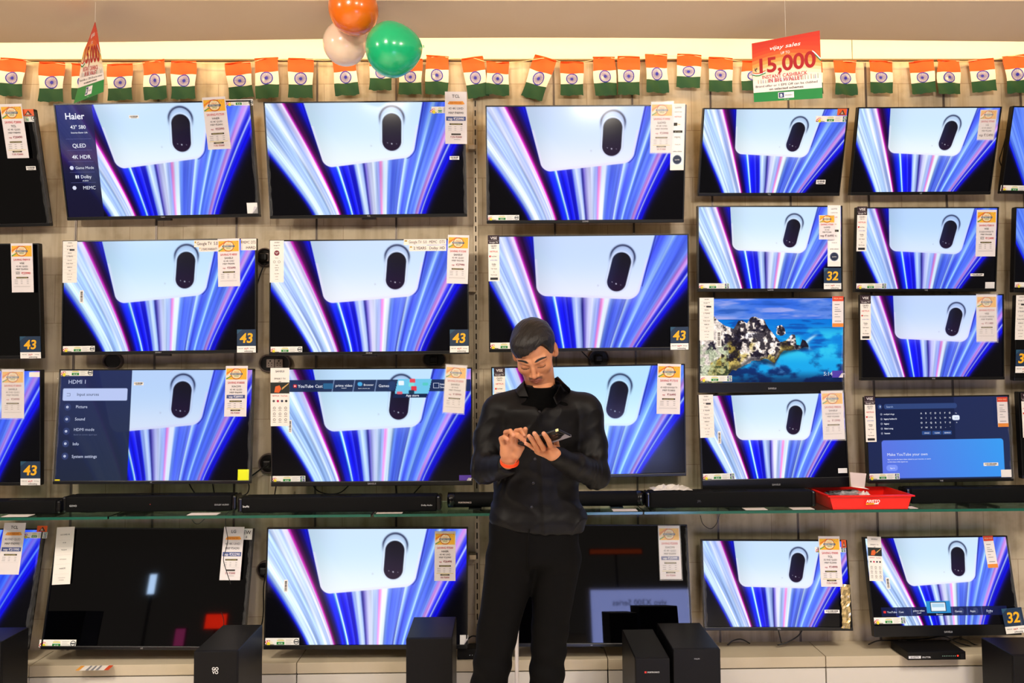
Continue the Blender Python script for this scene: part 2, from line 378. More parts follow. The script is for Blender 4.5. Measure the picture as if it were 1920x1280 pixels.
    for (dx, dy, r_, a_) in ((0, .62, .006, 1.), (-.45, .58, .004, .7), (.5, .62, .004, .5)):
        c = mixc(c, '#f0f4ff', a_*np.exp(-(((X-dx*pr)**2+(Y-dy*(ph+pr))**2)/r_**2)))
    c = mixc(c, '#b8bcc8', .5*np.exp(-((x-pcx+.19)**2+(y-pcy-.12)**2)/.008**2))
    return np.clip(c*np.array(tint), 0, 1.)
def ocean():
    u, v = _u, _v; x = u*1.778
    n1 = NZ.fbm(x*3, v*9, 1, 5); n2 = NZ.fbm(x*2+.5*n1, v*14+2, 4, 5)
    c = np.stack([.20+.0*u, .42+0*u, .88+0*u], -1)
    c = mixc(c, '#5e86e0', sm(.35, .65, n1)); c = mixc(c, '#b4b2ea', .8*sm(.52, .75, n2)*sm(.26, .12, np.abs(v-.14))); c = mixc(c, '#1d4fae', .7*sm(.48, .3, n2))
    sea = v > .245; w1 = NZ.fbm(x*4, v*34, 7, 4); w2 = NZ.fbm(x*5, v*8, 2, 5)
    s = np.stack([.02+.05*v, .42+.18*v, .85+.0*u], -1); s = mixc(s, '#0c3c9a', .6*sm(.5, .35, w1)); s = mixc(s, '#18a6e8', sm(.35, .62, w2)*sm(.3, .55, v)); s = mixc(s, '#35c8ee', .8*sm(.46, .66, w2)*sm(.25, .1, np.abs(v-.55)))
    s = mixc(s, '#0d2a66', sm(.55, .85, v)*sm(.60, .40, w2)*.9); s = mixc(s, '#5aa2dc', .8*sm(.52, .7, NZ.fbm(x*6, v*9, 9, 5))*sm(.62, .78, v)*(u < .8)); s = mixc(s, '#0a1640', .75*sm(.84, 1., v))
    s = mixc(s, '#d0f0ff', .8*np.exp(-((u-.78-.04*np.sin(v*20))/.018)**2)*sm(.12, .04, np.abs(v-.52)))
    c = np.where(sea[..., None], s, c)
    rk = NZ.fbm(x*7, v*7, 3, 5)-.47; fr = NZ.fbm(x*22, v*22, 8, 4); fr2 = NZ.fbm(x*9+1.5*fr, v*9, 12, 4)
    def poly(pts):
        P = np.array(pts); q = np.interp(u, P[:, 0], P[:, 1], left=2, right=2); return q
    lower = [(0, .12), (.03, .13), (.08, .17), (.13, .26), (.19, .33), (.235, .36), (.27, .25), (.30, .245), (.33, .28), (.35, .23), (.365, .215), (.40, .23), (.45, .26), (.48, .36), (.53, .46), (.56, .52), (.60, .50), (.64, .43), (.665, .43), (.675, .54), (.70, .56), (.715, .49), (.735, .50), (.76, .57), (.78, 2)]
    top = poly(lower); bot = np.interp(u, [0, .15, .22, .3, .36, .45, .52, .56, .62, .68, .76], [1.1, 1.02, .84, .80, .72, .74, .78, .66, .62, .60, .58])
    inside = (v > top+rk*.05) & (v < bot+rk*.12) & (u < .765)
    isl = ((u-.563)/.03)**2+((v-.39+.02)/.05)**2 < .75+9*rk; inside |= isl
    base = np.stack([.62+.35*fr, .58+.33*fr, .56+.30*fr], -1)
    base = mixc(base, '#1a1626', .95*sm(.43, .35, fr2)); base = mixc(base, '#a08a38', .8*sm(.50, .62, NZ.fbm(x*5+4, v*5, 20, 4))*sm(.40, .6, v)); base = mixc(base, '#d8d4dc', .85*sm(.47, .58, fr2)*sm(.62, .4, v)*(u > .2))
    base = mixc(base, '#17121c', .8*sm(.02, -.08, (bot-.02-v)*-1-.0)*sm(.5, .4, fr)*(u > .15)); base = mixc(base, '#8d9a7a', .7*((u < .2) & (v > .55))*sm(.35, .6, fr)); base = mixc(base, '#2c3a28', .8*((u < .22) & (v > .8))*sm(.5, .38, fr))
    c = np.where(inside[..., None], base*(.75+.9*(NZ.fbm(x*60, v*60, 5, 3)))[..., None], c)
    c = mixc(c, '#0a0a18', .6*np.exp(-((v-bot)/.03)**2)*(u < .76)*(u > .2))
    return np.clip(c, 0, 1)
def boxm(u0, v0, u1, v1, r=0.): 
    return ((_u > u0) & (_u < u1) & (_v > v0) & (_v < v1)).astype(float)
def rbox(u0, v0, u1, v1, r=.03):
    x, y = _u*1.778, _v; cx, cy = (u0+u1)/2*1.778, (v0+v1)/2; hx, hy = (u1-u0)/2*1.778-r, (v1-v0)/2-r
    d = np.hypot(np.maximum(np.abs(x-cx)-hx, 0), np.maximum(np.abs(y-cy)-hy, 0))-r; return 1-sm(-.003, .003, d)
def pic(kind):
    if kind == 'haier':
        c = trails(.03, (.97, .98, 1)); m = boxm(-1, -1, .187, 2)
        p = np.stack([.10+.10*np.exp(-((_v-.45)/.1)**2)+0*_u, .11+0*_u, .36-.16*_v], -1); return mixc(mixc(c, p, m*.85), '#140f30', m*.6*sm(.55, .9, _v))
    if kind == 'hdmi':
        c = trails(.12, (.88, .90, .97)); m = boxm(-1, -1, .372, 2); c = mixc(c, np.stack([.13+0*_u, .16+.02*_u, .33-.08*_v], -1), m*.96)
        c = mixc(c, '#b6c4ee', rbox(.016, .165, .352, .277, .012))
        for y in (.335, .445, .555, .667, .78): c = mixc(c, '#333f6c', rbox(.028, y-.032, .062, y+.032, .03))
        return c
    if kind == 'menu':
        c = trails(.34, (.93, .97, 1)); m = boxm(.085, .095, 1, .20); c = mixc(c, '#1c2a4e', m*.94)
        sl = (_v-.145)*.10; e = boxm(0, .095, 1, .20)
        for a in (.305, .41, .52): c = mixc(c, '#8aa0c8', e*np.exp(-((_u+sl-a)/.0022)**2))
        c = mixc(c, '#2f6f9c', rbox(.255, .125, .305, .175, .01)*.8); c = mixc(c, '#27406e', rbox(.58, .11, .62, .19, .03)*.8)
        q = boxm(.60, .09, .81, .222)*((_u+sl*1.3 > .625) & (_u+sl*1.3 < .795)); c = mixc(c, '#6fc4e6', q)
        c = mixc(c, '#16264a', boxm(.60, .222, .80, .255)*((_u+sl*1.3 > .62) & (_u+sl*1.3 < .79)))
        for (a, y, h_, col) in ((.648, .125, .02, '#e8f2fa'), (.705, .105, .018, '#e84858'), (.70, .14, .018, '#7fe0da'), (.712, .175, .022, '#e03848'), (.70, .205, .016, '#1c3a50'), (.77, .135, .013, '#58c8c0'), (.64, .213, .012, '#e06070')):
            c = mixc(c, col, rbox(a-.014, y-h_, a+.014, y+h_, .008))
        c = mixc(c, '#e83838', rbox(.105, .135, .122, .162, .006)); c = mixc(c, '#4aa8e0', rbox(.428, .115, .452, .150, .016))
        return c
    if kind == 'strip':
        c = trails(.30, (1, 1, 1)); m = boxm(.06, .795, .935, .895); c = mixc(c, '#161c48', m*.88)
        for a in (.165, .27, .555, .66, .76): c = mixc(c, '#5060a8', boxm(0, .795, .9, .895)*np.exp(-((_u-a)/.002)**2))
        c = mixc(c, '#2f8fd0', rbox(.377, .73, .545, .865, .004)); c = mixc(c, '#0d1430', boxm(.377, .865, .545, .895)); c = mixc(c, '#20283c', rbox(.405, .74, .515, .85, .006)); c = mixc(c, '#e6f2fb', rbox(.41, .747, .51, .843, .004)); c = mixc(c, '#a8cfe8', rbox(.418, .76, .502, .80, .002))
        c = mixc(c, '#e83838', rbox(.075, .835, .093, .860, .006)); c = mixc(c, '#37406e', rbox(.60, .81, .635, .88, .03)); c = mixc(c, '#37406e', rbox(.70, .81, .735, .88, .03)); return c
    if kind == 'search':
        c = np.stack([.115+.02*_u, .155+.02*_u, .335-.03*_v], -1); c = mixc(c, '#101a3a', rbox(.0, -.1, .62, .52, .01)*.55)
        c = mixc(c, '#2f4478', rbox(.125, .075, .64, .14, .03)); c = mixc(c, '#2f4478', rbox(.082, .078, .112, .138, .03))
        q = np.stack([.38-.16*_u, .42+.18*_u+.05*(1-_v), .88+.07*_u], -1); c = mixc(c, q, rbox(.098, .52, .955, .985, .035)*.97)
        c = mixc(c, '#e4ecff', rbox(.603, .225, .655, .285, .02)); 
        for a in (.385, .458, .53): c = mixc(c, '#2b4a86', rbox(a, .415, a+.064, .46, .006))
        c = mixc(c, '#7a92f2', rbox(.125, .82, .205, .895, .035)); return c
    if kind == 'ocean': return ocean()
    if kind == 'off': return np.zeros((GH, GW, 3))+.006
    return trails(*kind)
PICM = vmat('screen_picture', emit=True, rough=.13, spec=.22, es=1.06)
OFFM = mat('screen_glass_off', '#020203', .035, spec=.5)
_pics = {}
def screen_mesh(kind):
    if kind not in _pics:
        if kind == 'off':
            b = MB(); b.quad([(-.5, 0, -.5), (.5, 0, -.5), (.5, 0, .5), (-.5, 0, .5)], OFFM); _pics[kind] = b.mesh('screen')
        else:
            c = pic(kind).reshape(-1, 3); P = np.stack([_u.ravel()-.5, 0*_u.ravel(), .5-_v.ravel()], 1)
            i = np.arange(GH-1)[:, None]*GW+np.arange(GW-1)[None]; Q = np.stack([i, i+GW, i+GW+1, i+1], -1).reshape(-1, 4)
            _pics[kind] = npmesh('screen', P, Q, lin(c), [PICM], False)
    return _pics[kind]

# ================================================================== TELEVISIONS
TVS = {
'L1':(-2.728,-.132,2.456, 0,12.4,-1.1,.957,.556),'L2':(-2.719,-.139,1.811, 0,3.6,-.3,.957,.558),'L3':(-2.707,-.135,1.205, .1,1.9,.3,.957,.556),'L4':(-2.727,-.122,.440, 0,-9.5,.8,.957,.554),
'C1R1':(-1.689,-.130,2.501,-.5,11.5,-.8,.955,.556),'C1R2':(-1.674,-.130,1.833,-1,.1,-.4,.948,.560),'C1R3':(-1.697,-.115,1.204,-.9,-2.9,.2,.951,.554),'C1R4':(-1.706,-.123,.431,-.3,-9.9,.7,.954,.554),
'C2R1':(-.661,-.158,2.495,.6,9.8,-.6,.970,.555),'C2R2':(-.647,-.162,1.823,-.2,.1,-.2,.963,.561),'C2R3':(-.631,-.171,1.197,-.2,1.9,.1,.963,.564),'C2R4':(-.656,-.165,.433,-.6,-2.5,.3,.962,.563),
'C3R1':(.409,-.182,2.462,-.2,9.6,-.1,.972,.561),'C3R2':(.417,-.182,1.834,-.1,4.1,-.3,.971,.562),'C3R3':(.420,-.110,1.209,.3,3.2,-.6,.952,.552),'C3R4':(.412,-.155,.434,-.2,-9.0,.5,.958,.557),
'C4R1':(1.347,-.128,2.537,0,16.3,.1,.718,.422),'C4R2':(1.321,-.137,2.054,-.1,2.4,.2,.718,.424),'C4R3':(1.314,-.149,1.579,.1,3.3,0,.716,.465),'C4R4':(1.317,-.142,1.112,.1,-.9,-.9,.719,.461),'C4R5':(1.321,-.126,.415,-.1,-6.4,.7,.716,.422),
'C5R1':(2.112,-.129,2.541,.1,14.2,-.2,.715,.424),'C5R2':(2.116,-.111,2.051,.3,5.4,0,.715,.420),'C5R3':(2.122,-.127,1.613,.3,2.2,0,.715,.423),'C5R4':(2.139,-.125,1.113,.1,-.5,-.5,.717,.421),'C5R5':(2.128,-.128,.403,.2,-8.9,-.1,.714,.461),
'C6R1':(2.879,-.132,2.538,0,12.5,1.1,.717,.423),'C6R2':(2.902,-.129,2.040,-.1,3.4,.9,.717,.422),'C6R3':(2.888,-.131,1.606,-.1,5.1,0,.717,.423),'C6R4':(2.892,-.136,1.131,0,-.9,-.2,.717,.424)}
def tvM(k):
    x, y, z, yaw, tilt, roll, w_, h_ = TVS[k]
    return Matrix.Translation((x, y, z)) @ Matrix.Rotation(yaw*D2R, 4, 'Z') @ Matrix.Rotation(tilt*D2R, 4, 'X') @ Matrix.Rotation(roll*D2R, 4, 'Y')
def tvloc(k, px, py, yo=0.):
    """where the line of sight through a photo point meets the plane of this television"""
    Mi = tvM(k).inverted(); o = Mi @ Vector(CAMP); d = (Mi.to_3x3() @ Vector(CF + CR*(px-960)/FPX - CU*(py-640)/FPX))
    t = (yo-o.y)/d.y; p = o+d*t; return p.x, p.z
def tvsc(k): return (3.47+TVS[k][1])/FPX       # metres per photo pixel at this television
BLK = mat('tv_black_plastic', '#0B0B0D', .32, spec=.5); BLKM = mat('tv_back_plastic', '#101012', .6)
LIPM = mat('tv_lower_lip', '#141519', .28)
WHT = '#F4EFEA'
def energy(b, x, z, w_, h_, y, end='ring'):
    r = lambda u0, v0, u1, v1, c, dy=.0006: b.rect(x-w_/2+u0*w_, z-h_/2+v0*h_, x-w_/2+u1*w_, z-h_/2+v1*h_, ink(c), y-dy)
    r(0, 0, 1, 1, '#EFEFEA', 0)
    ox, oz, R = x-w_/2+.13*w_, z-h_*.36, h_*.62
    for i in range(5):
        a0, a1 = math.pi*(1-i/5), math.pi*(1-(i+1)/5); n = 4
        pts = [(ox+R*math.cos(a0+(a1-a0)*j/n), y-.0006, oz+R*.9*math.sin(a0+(a1-a0)*j/n)) for j in range(n+1)]+[(ox+R*.45*math.cos(a1+(a0-a1)*j/n), y-.0006, oz+R*.4*math.sin(a1+(a0-a1)*j/n)) for j in range(n+1)]
        b.quad(pts, ink('#D22A22' if i < 3 else '#F0EBD0'))
        if i < 3:
            am = (a0+a1)/2; b.disc(ox+R*.72*math.cos(am), oz+R*.66*math.sin(am), h_*.10, ink('#FFFFFF'), y-.0011, 6)
    b.disc(ox, oz+.05*h_, R*.38, ink('#E8DC30'), y-.0011, 14, h_*.28)
    r(.02, .04, .29, .12, '#303030')
    r(.36, .10, .58, .48, '#1E8A34'); b.text('45.50', x-w_/2+.47*w_, z-h_/2+.17*h_, h_*.2, ink('#FFFFFF'), y-.0012)
    r(.37, .62, .57, .72, '#D8D020'); r(.40, .80, .54, .87, '#C8C8C0')
    for q in range(4): r(.62, .15+.19*q, .62+(.2 if q % 2 else .15), .20+.19*q, '#B9B9B4')
    if end == 'ring':
        b.ring(x+w_*.42, z, h_*.38, h_*.09, ink('#3A4048'), y-.0006, 20); r(.865, .42, .975, .58, '#3A4048', .0011)
    else:
        for i, j, c in ((0, 0, '#1A7A52'), (1, 0, '#12307A'), (0, 1, '#12307A'), (1, 1, '#1A7A52')):
            r(.86+.065*i, .06+.46*j, .915+.065*i, .46+.46*j, c)
        b.text('PM', x+w_*.425, z+.06*h_, h_*.26, ink('#FFFFFF'), y-.0012); b.text('TV', x+w_*.425, z-.40*h_, h_*.26, ink('#FFFFFF'), y-.0012)
def barcode(b, x, z, w_, h_, y, vert=False, paper='#F2F0EE'):
    b.rect(x-w_/2, z-h_/2, x+w_/2, z+h_/2, ink(paper), y)
    L = (h_ if vert else w_); t = 0.1
    R_ = random.Random(int(abs(x)*1e4)); 
    while t < .9:
        q = R_.choice((.02, .03, .045))
        if vert: b.rect(x-w_*.28, z-h_/2+t*L, x+w_*.28, z-h_/2+(t+q)*L, ink('#26262A'), y-.0006)
        else: b.rect(x-w_/2+t*L, z-h_*.10, x-w_/2+(t+q)*L, z+h_*.34, ink('#26262A'), y-.0006)
        t += q+R_.choice((.02, .035))
    if not vert: b.rect(x-w_*.3, z-h_*.38, x+w_*.3, z-h_*.24, ink('#55555A'), y-.0006)
def badge(b, x, z, w_, h_, y, n):
    b.rect(x-w_/2, z-h_*.22, x+w_/2, z+h_/2, ink('#16304E'), y)
    b.quad([(x-w_/2, y-.0004, z+h_*.30), (x-w_/2, y-.0004, z+h_/2), (x-w_*.2, y-.0004, z+h_/2)], ink('#23506E'))
    b.text(n, x-.01*w_, z-h_*.07, h_*.40, ink('#F2B41C'), y-.0008, bold=.06, shear=.12, wmax=w_*.86)
    b.rect(x-w_/2, z-h_/2, x+w_/2, z-h_*.22, ink('#F2F0EC'), y)
    b.text('vs+', x, z-h_*.37, h_*.10, ink('#C02028'), y-.0008, bold=.05); b.text('FREE SHIP', x-w_*.30, z-h_*.34, h_*.035, ink('#555555'), y-.0008); b.text('Exchange', x+w_*.32, z-h_*.34, h_*.035, ink('#555555'), y-.0008)
    b.text('unboxing', x+w_*.12, z-h_*.47, h_*.07, ink('#333333'), y-.0008)
def strip(b, x, z, w_, h_, y, kind):
    c = '#F1ECE6'; k = lambda s: ink(s); tx = lambda t, v, hh, col='#333338', f=.8, bold=.03: b.text(t, x, z+h_/2-v*h_, hh*h_, k(col), y-.0008, wmax=w_*f, bold=bold)
    b.rect(x-w_/2, z-h_/2, x+w_/2, z+h_/2, k(c), y)
    if kind == 'vise':
        b.rect(x-w_/2, z+h_*.31, x+w_/2, z+h_/2, k('#2A1620'), y-.0004); tx('VISE', .09, .055, '#F4F0F0'); b.rect(x-w_*.5, z+h_*.375, x+w_*.5, z+h_*.382, k('#8a8088'), y-.0008); tx('Google TV', .17, .03, '#E8E4E6')
        for t, v, hh, col in (('QLED', .25, .035, '#333338'), ('HDR 10', .29, .02, '#333338'), ('NETFLIX', .37, .032, '#D04040'), ('  YouTube', .47, .022, '#222222'), ('prime video', .55, .022, '#5878C0'), ('Dolby', .64, .026, '#222222'), ('AUDIO', .67, .015, '#222222'), ('T2P TALK', .74, .022, '#444444'), ('G', .81, .024, '#444444'), ('Play Google', .87, .02, '#444444')): tx(t, v, hh, col)
        b.rect(x-w_*.34-w_*.07, z+h_/2-.475*h_, x-w_*.27, z+h_/2-.442*h_, k('#D02020'), y-.0012)
        b.rect(x-w_*.34, z-h_*.47, x+w_*.34, z-h_*.42, k('#1C1C20'), y-.0008)
    elif kind == 'sansui':
        L = (('SANSUI', .05, .022), ('Google TV', .13, .024), ('4K ULTRA', .21, .022), ('MEMC', .30, .026), ('2 YEARS', .38, .03), ('Bluetooth', .47, .018), ('Dolby Audio', .55, .022), ('HDR10', .64, .026), ('WiFi', .72, .02), ('HDMI  USB', .80, .018), ('A+  RAM', .87, .018), ('warranty', .93, .016))
        for t, v, hh in L: tx(t, v, hh)
        for v in (.09, .17, .25, .34, .43, .51, .59, .68, .76): b.rect(x-w_*.42, z+h_/2-v*h_-.0003, x+w_*.42, z+h_/2-v*h_+.0003, k('#B8B4B0'), y-.0006)
        b.rect(x-w_*.02, z+h_*.27, x+w_*.32, z+h_*.31, k('#333338'), y-.0006)
    elif kind == 'qled':
        for t, v, hh in (('SANSUI', .06, .025), ('Google TV', .13, .024), ('4K ULTRA', .19, .018), ('MEMC', .43, .02), ('Dolby', .60, .018), ('HDR 10', .66, .02), ('DTS', .72, .024), ('Dual WiFi', .80, .018), ('HDMI', .87, .018), ('warranty', .93, .014)): tx(t, v, hh)
        b.disc(x, z+h_*.20, w_*.19, k('#7A1E34'), y-.0006); b.text('QLED', x, z+h_*.20, h_*.022, k('#ffffff'), y-.0012); b.text('TV', x, z+h_*.17, h_*.022, k('#ffffff'), y-.0012)
        for s_ in (-1, 1): b.ring(x+s_*w_*.17, z-h_*.01, w_*.09, w_*.02, k('#444444'), y-.0006, 12)
    elif kind == 'picture':
        tx('SANSUI', .075, .032, f=.85); tx('SMART TV', .20, .03, f=.8); tx('LED', .245, .018)
        b.rect(x-w_/2, z+h_*.06, x+w_/2, z+h_*.25, k('#1E2420'), y-.0004)
        b.quad([(x-w_*.3, y-.0008, z+h_*.08), (x-w_*.05, y-.0008, z+h_*.075), (x+w_*.08, y-.0008, z+h_*.14), (x-w_*.02, y-.0008, z+h_*.20), (x-w_*.24, y-.0008, z+h_*.18)], k('#D8622A'))
        b.quad([(x+w_*.10, y-.0008, z+h_*.12), (x+w_*.45, y-.0008, z+h_*.22), (x+w_*.47, y-.0008, z+h_*.24), (x+w_*.12, y-.0008, z+h_*.16)], k('#C8A060'))
        tx('NETFLIX   YouTube', .49, .022, '#C83030', f=.9)
        for q, c2 in enumerate(('#555555', '#C02050', '#223050', '#181818')): b.disc(x-w_*.33+q*w_*.22, z-h_*.07, w_*.065, k(c2), y-.0008, 10)
        for r_ in range(3):
            for q in range(3): b.ring(x-w_*.3+q*w_*.3, z-h_*(.19+.10*r_), w_*.07, w_*.02, k('#3a3a3a'), y-.0008, 8); b.rect(x-w_*.38+q*w_*.3, z-h_*(.235+.10*r_), x-w_*.22+q*w_*.3, z-h_*(.228+.10*r_), k('#777777'), y-.0008)
    elif kind == 'lloyd':
        b.rect(x-w_*.42, z-h_*.42, x+w_*.42, z+h_*.46, k('#F6F4F2'), y-.0003)
        for t, v, hh, col in (('LLOYD', .07, .022, '#333338'), ('webOS Hub', .13, .016, '#777777'), ('NETFLIX', .205, .02, '#C82020'), ('Dolby', .42, .018, '#222222'), ('MEMC', .515, .026, '#222222'), ('ThinQ AI', .62, .016, '#777777'), ('OPEN SERIES', .725, .018, '#333338')): tx(t, v, hh, col)
        b.rect(x-w_*.30, z+h_*.17, x-w_*.05, z+h_*.215, k('#222222'), y-.0008); tx('  ULTRA', .32, .018, '#C8A020'); b.rect(x-w_*.34, z+h_*.065, x+w_*.34, z+h_*.10, k('#2A2A2A'), y-.0008); tx('4K HDR', .427, .018, '#D8D0B0')
        b.disc(x, z-h_*.34, w_*.30, k('#1B2A48'), y-.0008); b.ring(x, z-h_*.34, w_*.34, w_*.04, k('#8898B0'), y-.0009); b.text('LLOYD', x, z-h_*.35, h_*.016, k('#ffffff'), y-.0014)
    elif kind == 'lg':
        tx('LG UHD AI', .145, .024, f=.8, bold=.02); tx('AI 4K', .285, .018); tx('ThinQ AI', .41, .018); tx('AI Processor', .57, .016, '#777777'); tx('webOS', .735, .026); tx('WOW ORCHESTRA', .89, .010, '#777777'); tx('AI Chatbot', .93, .014, '#777777')
        for v in (.23, .345, .49, .65, .82): b.rect(x-w_*.40, z+h_/2-v*h_-.0003, x+w_*.40, z+h_/2-v*h_+.0003, k('#C8C4C0'), y-.0006)
def gbar(b, x, z, w_, h_, y, t1, t2):
    b.rect(x-w_/2, z-h_/2, x+w_/2, z+h_/2, ink('#F3E6DC'), y); b.rect(x-w_*.48, z+h_*.1, x-w_*.42, z+h_*.32, ink('#B89A30'), y-.0006)
    if t1: b.text(t1, x-w_*.38, z+(h_*.06 if t2 else -h_*.22), h_*(.24 if t2 else .48), ink('#44444A'), y-.0008, al='l', wmax=w_*.84)
    if t2: b.text(t2, x+w_*.45, z-h_*.38, h_*.22, ink('#44444A'), y-.0008, al='r', wmax=w_*.6)
def stick(root, k, name, fn, cx, cy, wpx, hpx, rot=0., label=None, yo=-.0012, **kw):
    s_ = tvsc(k); x, z = tvloc(k, cx, cy, yo); b = MB(); fn(b, 0, 0, wpx*s_, hpx*s_, 0, **kw)
    o = b.build(name, root, Matrix.Translation((x, yo, z)) @ Matrix.Rotation(-rot*D2R, 4, 'Y'))
    if label: o['label'] = label
    return o
def ui(b, sw, sh, t, u, v, h_, col='#E8ECFA', al='l', y=-.0012, bold=.015, wmax=None, shear=0):
    b.text(t, (u-.5)*sw, (.5-v)*sh, h_*sh, glow(col), y, al=al, bold=bold, wmax=wmax*sw if wmax else None, shear=shear)
def screen_text(kind, root, sw, sh, zo):
    b = MB(); T = lambda *a, **k: ui(b, sw, sh, *a, **k)
    if kind == 'haier':
        T('Haier', .095, .125, .055, al='c', bold=.035); T('43" S80', .105, .21, .032, al='c'); T('Smarter.Easier Life', .108, .25, .014, al='c')
        T('QLED', .10, .375, .034, al='c', bold=.03); T('4K HDR', .105, .475, .034, al='c', bold=.025); T('Game Mode', .115, .567, .024, al='c', bold=.02); T('Dolby', .118, .65, .028, al='c'); T('AUDIO', .112, .678, .012, al='c'); T('MEMC', .128, .75, .030, al='c', bold=.035)
        for v in (.30, .40, .50, .595, .69): b.rect((.035-.5)*sw, (.5-v)*sh, (.165-.5)*sw, (.5-v)*sh+.0007, glow('#6A70B8'), -.0012)
        for (u, v) in ((.05, .735), (.048, .555)): b.disc((u-.5)*sw, (.5-v)*sh, .011*sw, glow('#D8DCF4'), -.0012, 6)
        b.rect((.062-.5)*sw, (.5-.65)*sh, (.07-.5)*sw, (.5-.622)*sh, glow('#E8ECFA'), -.0012); b.rect((.074-.5)*sw, (.5-.65)*sh, (.08-.5)*sw, (.5-.622)*sh, glow('#E8ECFA'), -.0012)
    elif kind == 'hdmi':
        T('HDMI 1', .045, .122, .036, col='#C8D0F0'); T('Input sources', .092, .232, .026, col='#20304A')
        for t, v, u in (('Picture', .345, .09), ('Sound', .457, .088), ('HDMI mode', .552, .086), ('Info', .682, .084), ('System settings', .795, .082)): T(t, u, v, .026, col='#C4CCE8')
        T('Based on current signal type', .086, .592, .013, col='#5A6488')
        for v in (.335, .445, .555, .667, .78): b.ring((.045-.5)*sw, (.5-v)*sh, .012*sh, .005*sh, glow('#C4CCE8'), -.0012, 10); b.rect((.040-.5)*sw, (.5-v)*sh-.004*sh, (.050-.5)*sw, (.5-v)*sh+.004*sh, glow('#C4CCE8'), -.0013)
        b.rect((.038-.5)*sw, (.5-.235)*sh, (.056-.5)*sw, (.5-.232)*sh, glow('#20304A'), -.0012); b.rect((.038-.5)*sw, (.5-.212)*sh, (.056-.5)*sw, (.5-.209)*sh, glow('#20304A'), -.0012); b.rect((.055-.5)*sw, (.5-.235)*sh, (.0565-.5)*sw, (.5-.209)*sh, glow('#20304A'), -.0012)
    elif kind == 'menu':
        T('YouTube', .128, .162, .026, bold=.03); T('Cast', .215, .162, .026); T('prime video', .36, .155, .022, al='c'); T('Browser', .46, .148, .018); T('Explore, discover, play', .432, .175, .008, al='l'); T('Games', .535, .160, .024); T('App store', .705, .246, .020, al='c', bold=.03); T('Internal', .845, .145, .018); T('Source', .845, .172, .018)
        a = np.linspace(-.8, .8, 9); b.tube([((.36-.5+.016*t)*sw, -.001, (.5-.165)*sh-.004*sh*math.cos(t*1.5)) for t in a], .0012, glow('#E8ECFA'), 4)
        for r_ in ((.81, .125, .84, .129), (.81, .168, .84, .172), (.81, .125, .8125, .172), (.8375, .125, .84, .172)): b.rect((r_[0]-.5)*sw, (.5-r_[3])*sh, (r_[2]-.5)*sw, (.5-r_[1])*sh, glow('#C4CCE8'), -.0012)
        b.quad([((.111-.5)*sw, -.0014, (.5-.156)*sh), ((.119-.5)*sw, -.0014, (.5-.148)*sh), ((.111-.5)*sw, -.0014, (.5-.140)*sh)], glow('#FFFFFF'))
    elif kind == 'strip':
        for t, u in (('YouTube', .098), ('Cast', .18), ('Games', .57), ('Apps', .675), ('Dolby', .79)): T(t, u, .858, .022, al='l', col='#D8DCF0')
        T('prime video', .32, .845, .020, al='c'); T('Browser', .462, .887, .016, al='c'); T('Atmos', .80, .873, .008, al='l'); T('Source', .90, .845, .016, col='#8090D0')
        a = np.linspace(-.8, .8, 9); b.tube([((.32-.5+.018*t)*sw, -.001, (.5-.858)*sh-.005*sh*math.cos(t*1.5)) for t in a], .0012, glow('#E8ECFA'), 4)
    elif kind == 'search':
        T('Search', .14, .12, .022, col='#9AB0DC')
        for i, t in enumerate(('nodiyal vlogs', 'legacy Iodine hi', 'legacy', 'falani song', 'haseen')):
            T(t, .12, .208+.0585*i, .018, bold=.05); b.ring((.102-.5)*sw, (.5-.200-.0585*i)*sh, .012*sh, .003*sh, glow('#C4CCE8'), -.0012, 14); T('x', .102, .204+.0585*i, .010, al='c')
        for r_, row in enumerate(('ABCDEFG', 'HIJKLMN', 'OPQRSTU', "VWXYZ-'")):
            for c_, ch in enumerate(row): T(ch, .383+.0335*c_, .205+.0585*r_, .020, al='c', bold=.03)
        T('<x', .628, .205, .014, al='c'); T('&123', .629, .265, .014, al='c', col='#20304A'); T('o', .631, .32, .018, al='c')
        for t, u in (('SPACE', .417), ('CLEAR', .490), ('SEARCH', .562)): T(t, u, .446, .015, al='c', bold=.03)
        b.quad([((.0945-.5)*sw, -.0012, (.5-.118)*sh), ((.0995-.5)*sw, -.0012, (.5-.118)*sh), ((.0995-.5)*sw, -.0012, (.5-.095)*sh), ((.0945-.5)*sw, -.0012, (.5-.095)*sh)], glow('#E8ECFA'))
        T('Make YouTube your own', .133, .71, .034, bold=.04); T('Sign in to see the latest videos related to your interests, or search', .133, .76, .014, wmax=.36); T('to find videos while signed out.', .133, .79, .014, wmax=.17); T('Sign in', .165, .867, .016, al='c', bold=.03)
    elif kind == 'ocean':
        T('5:14', .895, .925, .045, col='#C8D0E0', al='c', wmax=.09)
    else: return
    o = b.build('screen_lettering', root); o.location = (0, -.001, zo); return o
FILM = mat('clear_film', '#FFFFFF', .06, spec=.9, alpha=.05, coat=.5, bump=(70, .8, .004))
def film(root, W, H, side, seed):
    """crinkled strip of clear wrapping left along one edge"""
    R_ = random.Random(seed); n = 26; v = []; wd = .012
    for i in range(n):
        z = -H/2*.95+H*.95*i/(n-1); x = side*(W/2-.002)
        v += [(x-side*wd*(.7+.6*R_.random()), -.004-.003*R_.random(), z), (x+side*.005*R_.random(), -.010-.006*R_.random(), z), (x+side*(.006+.006*R_.random()), .004, z)]
    f = []
    for i in range(n-1):
        for j in (0, 1): f.append((3*i+j, 3*i+j+1, 3*i+4+j, 3*i+3+j))
    b = MB(); b.add(v, f, FILM); return b.build('clear_film', root)
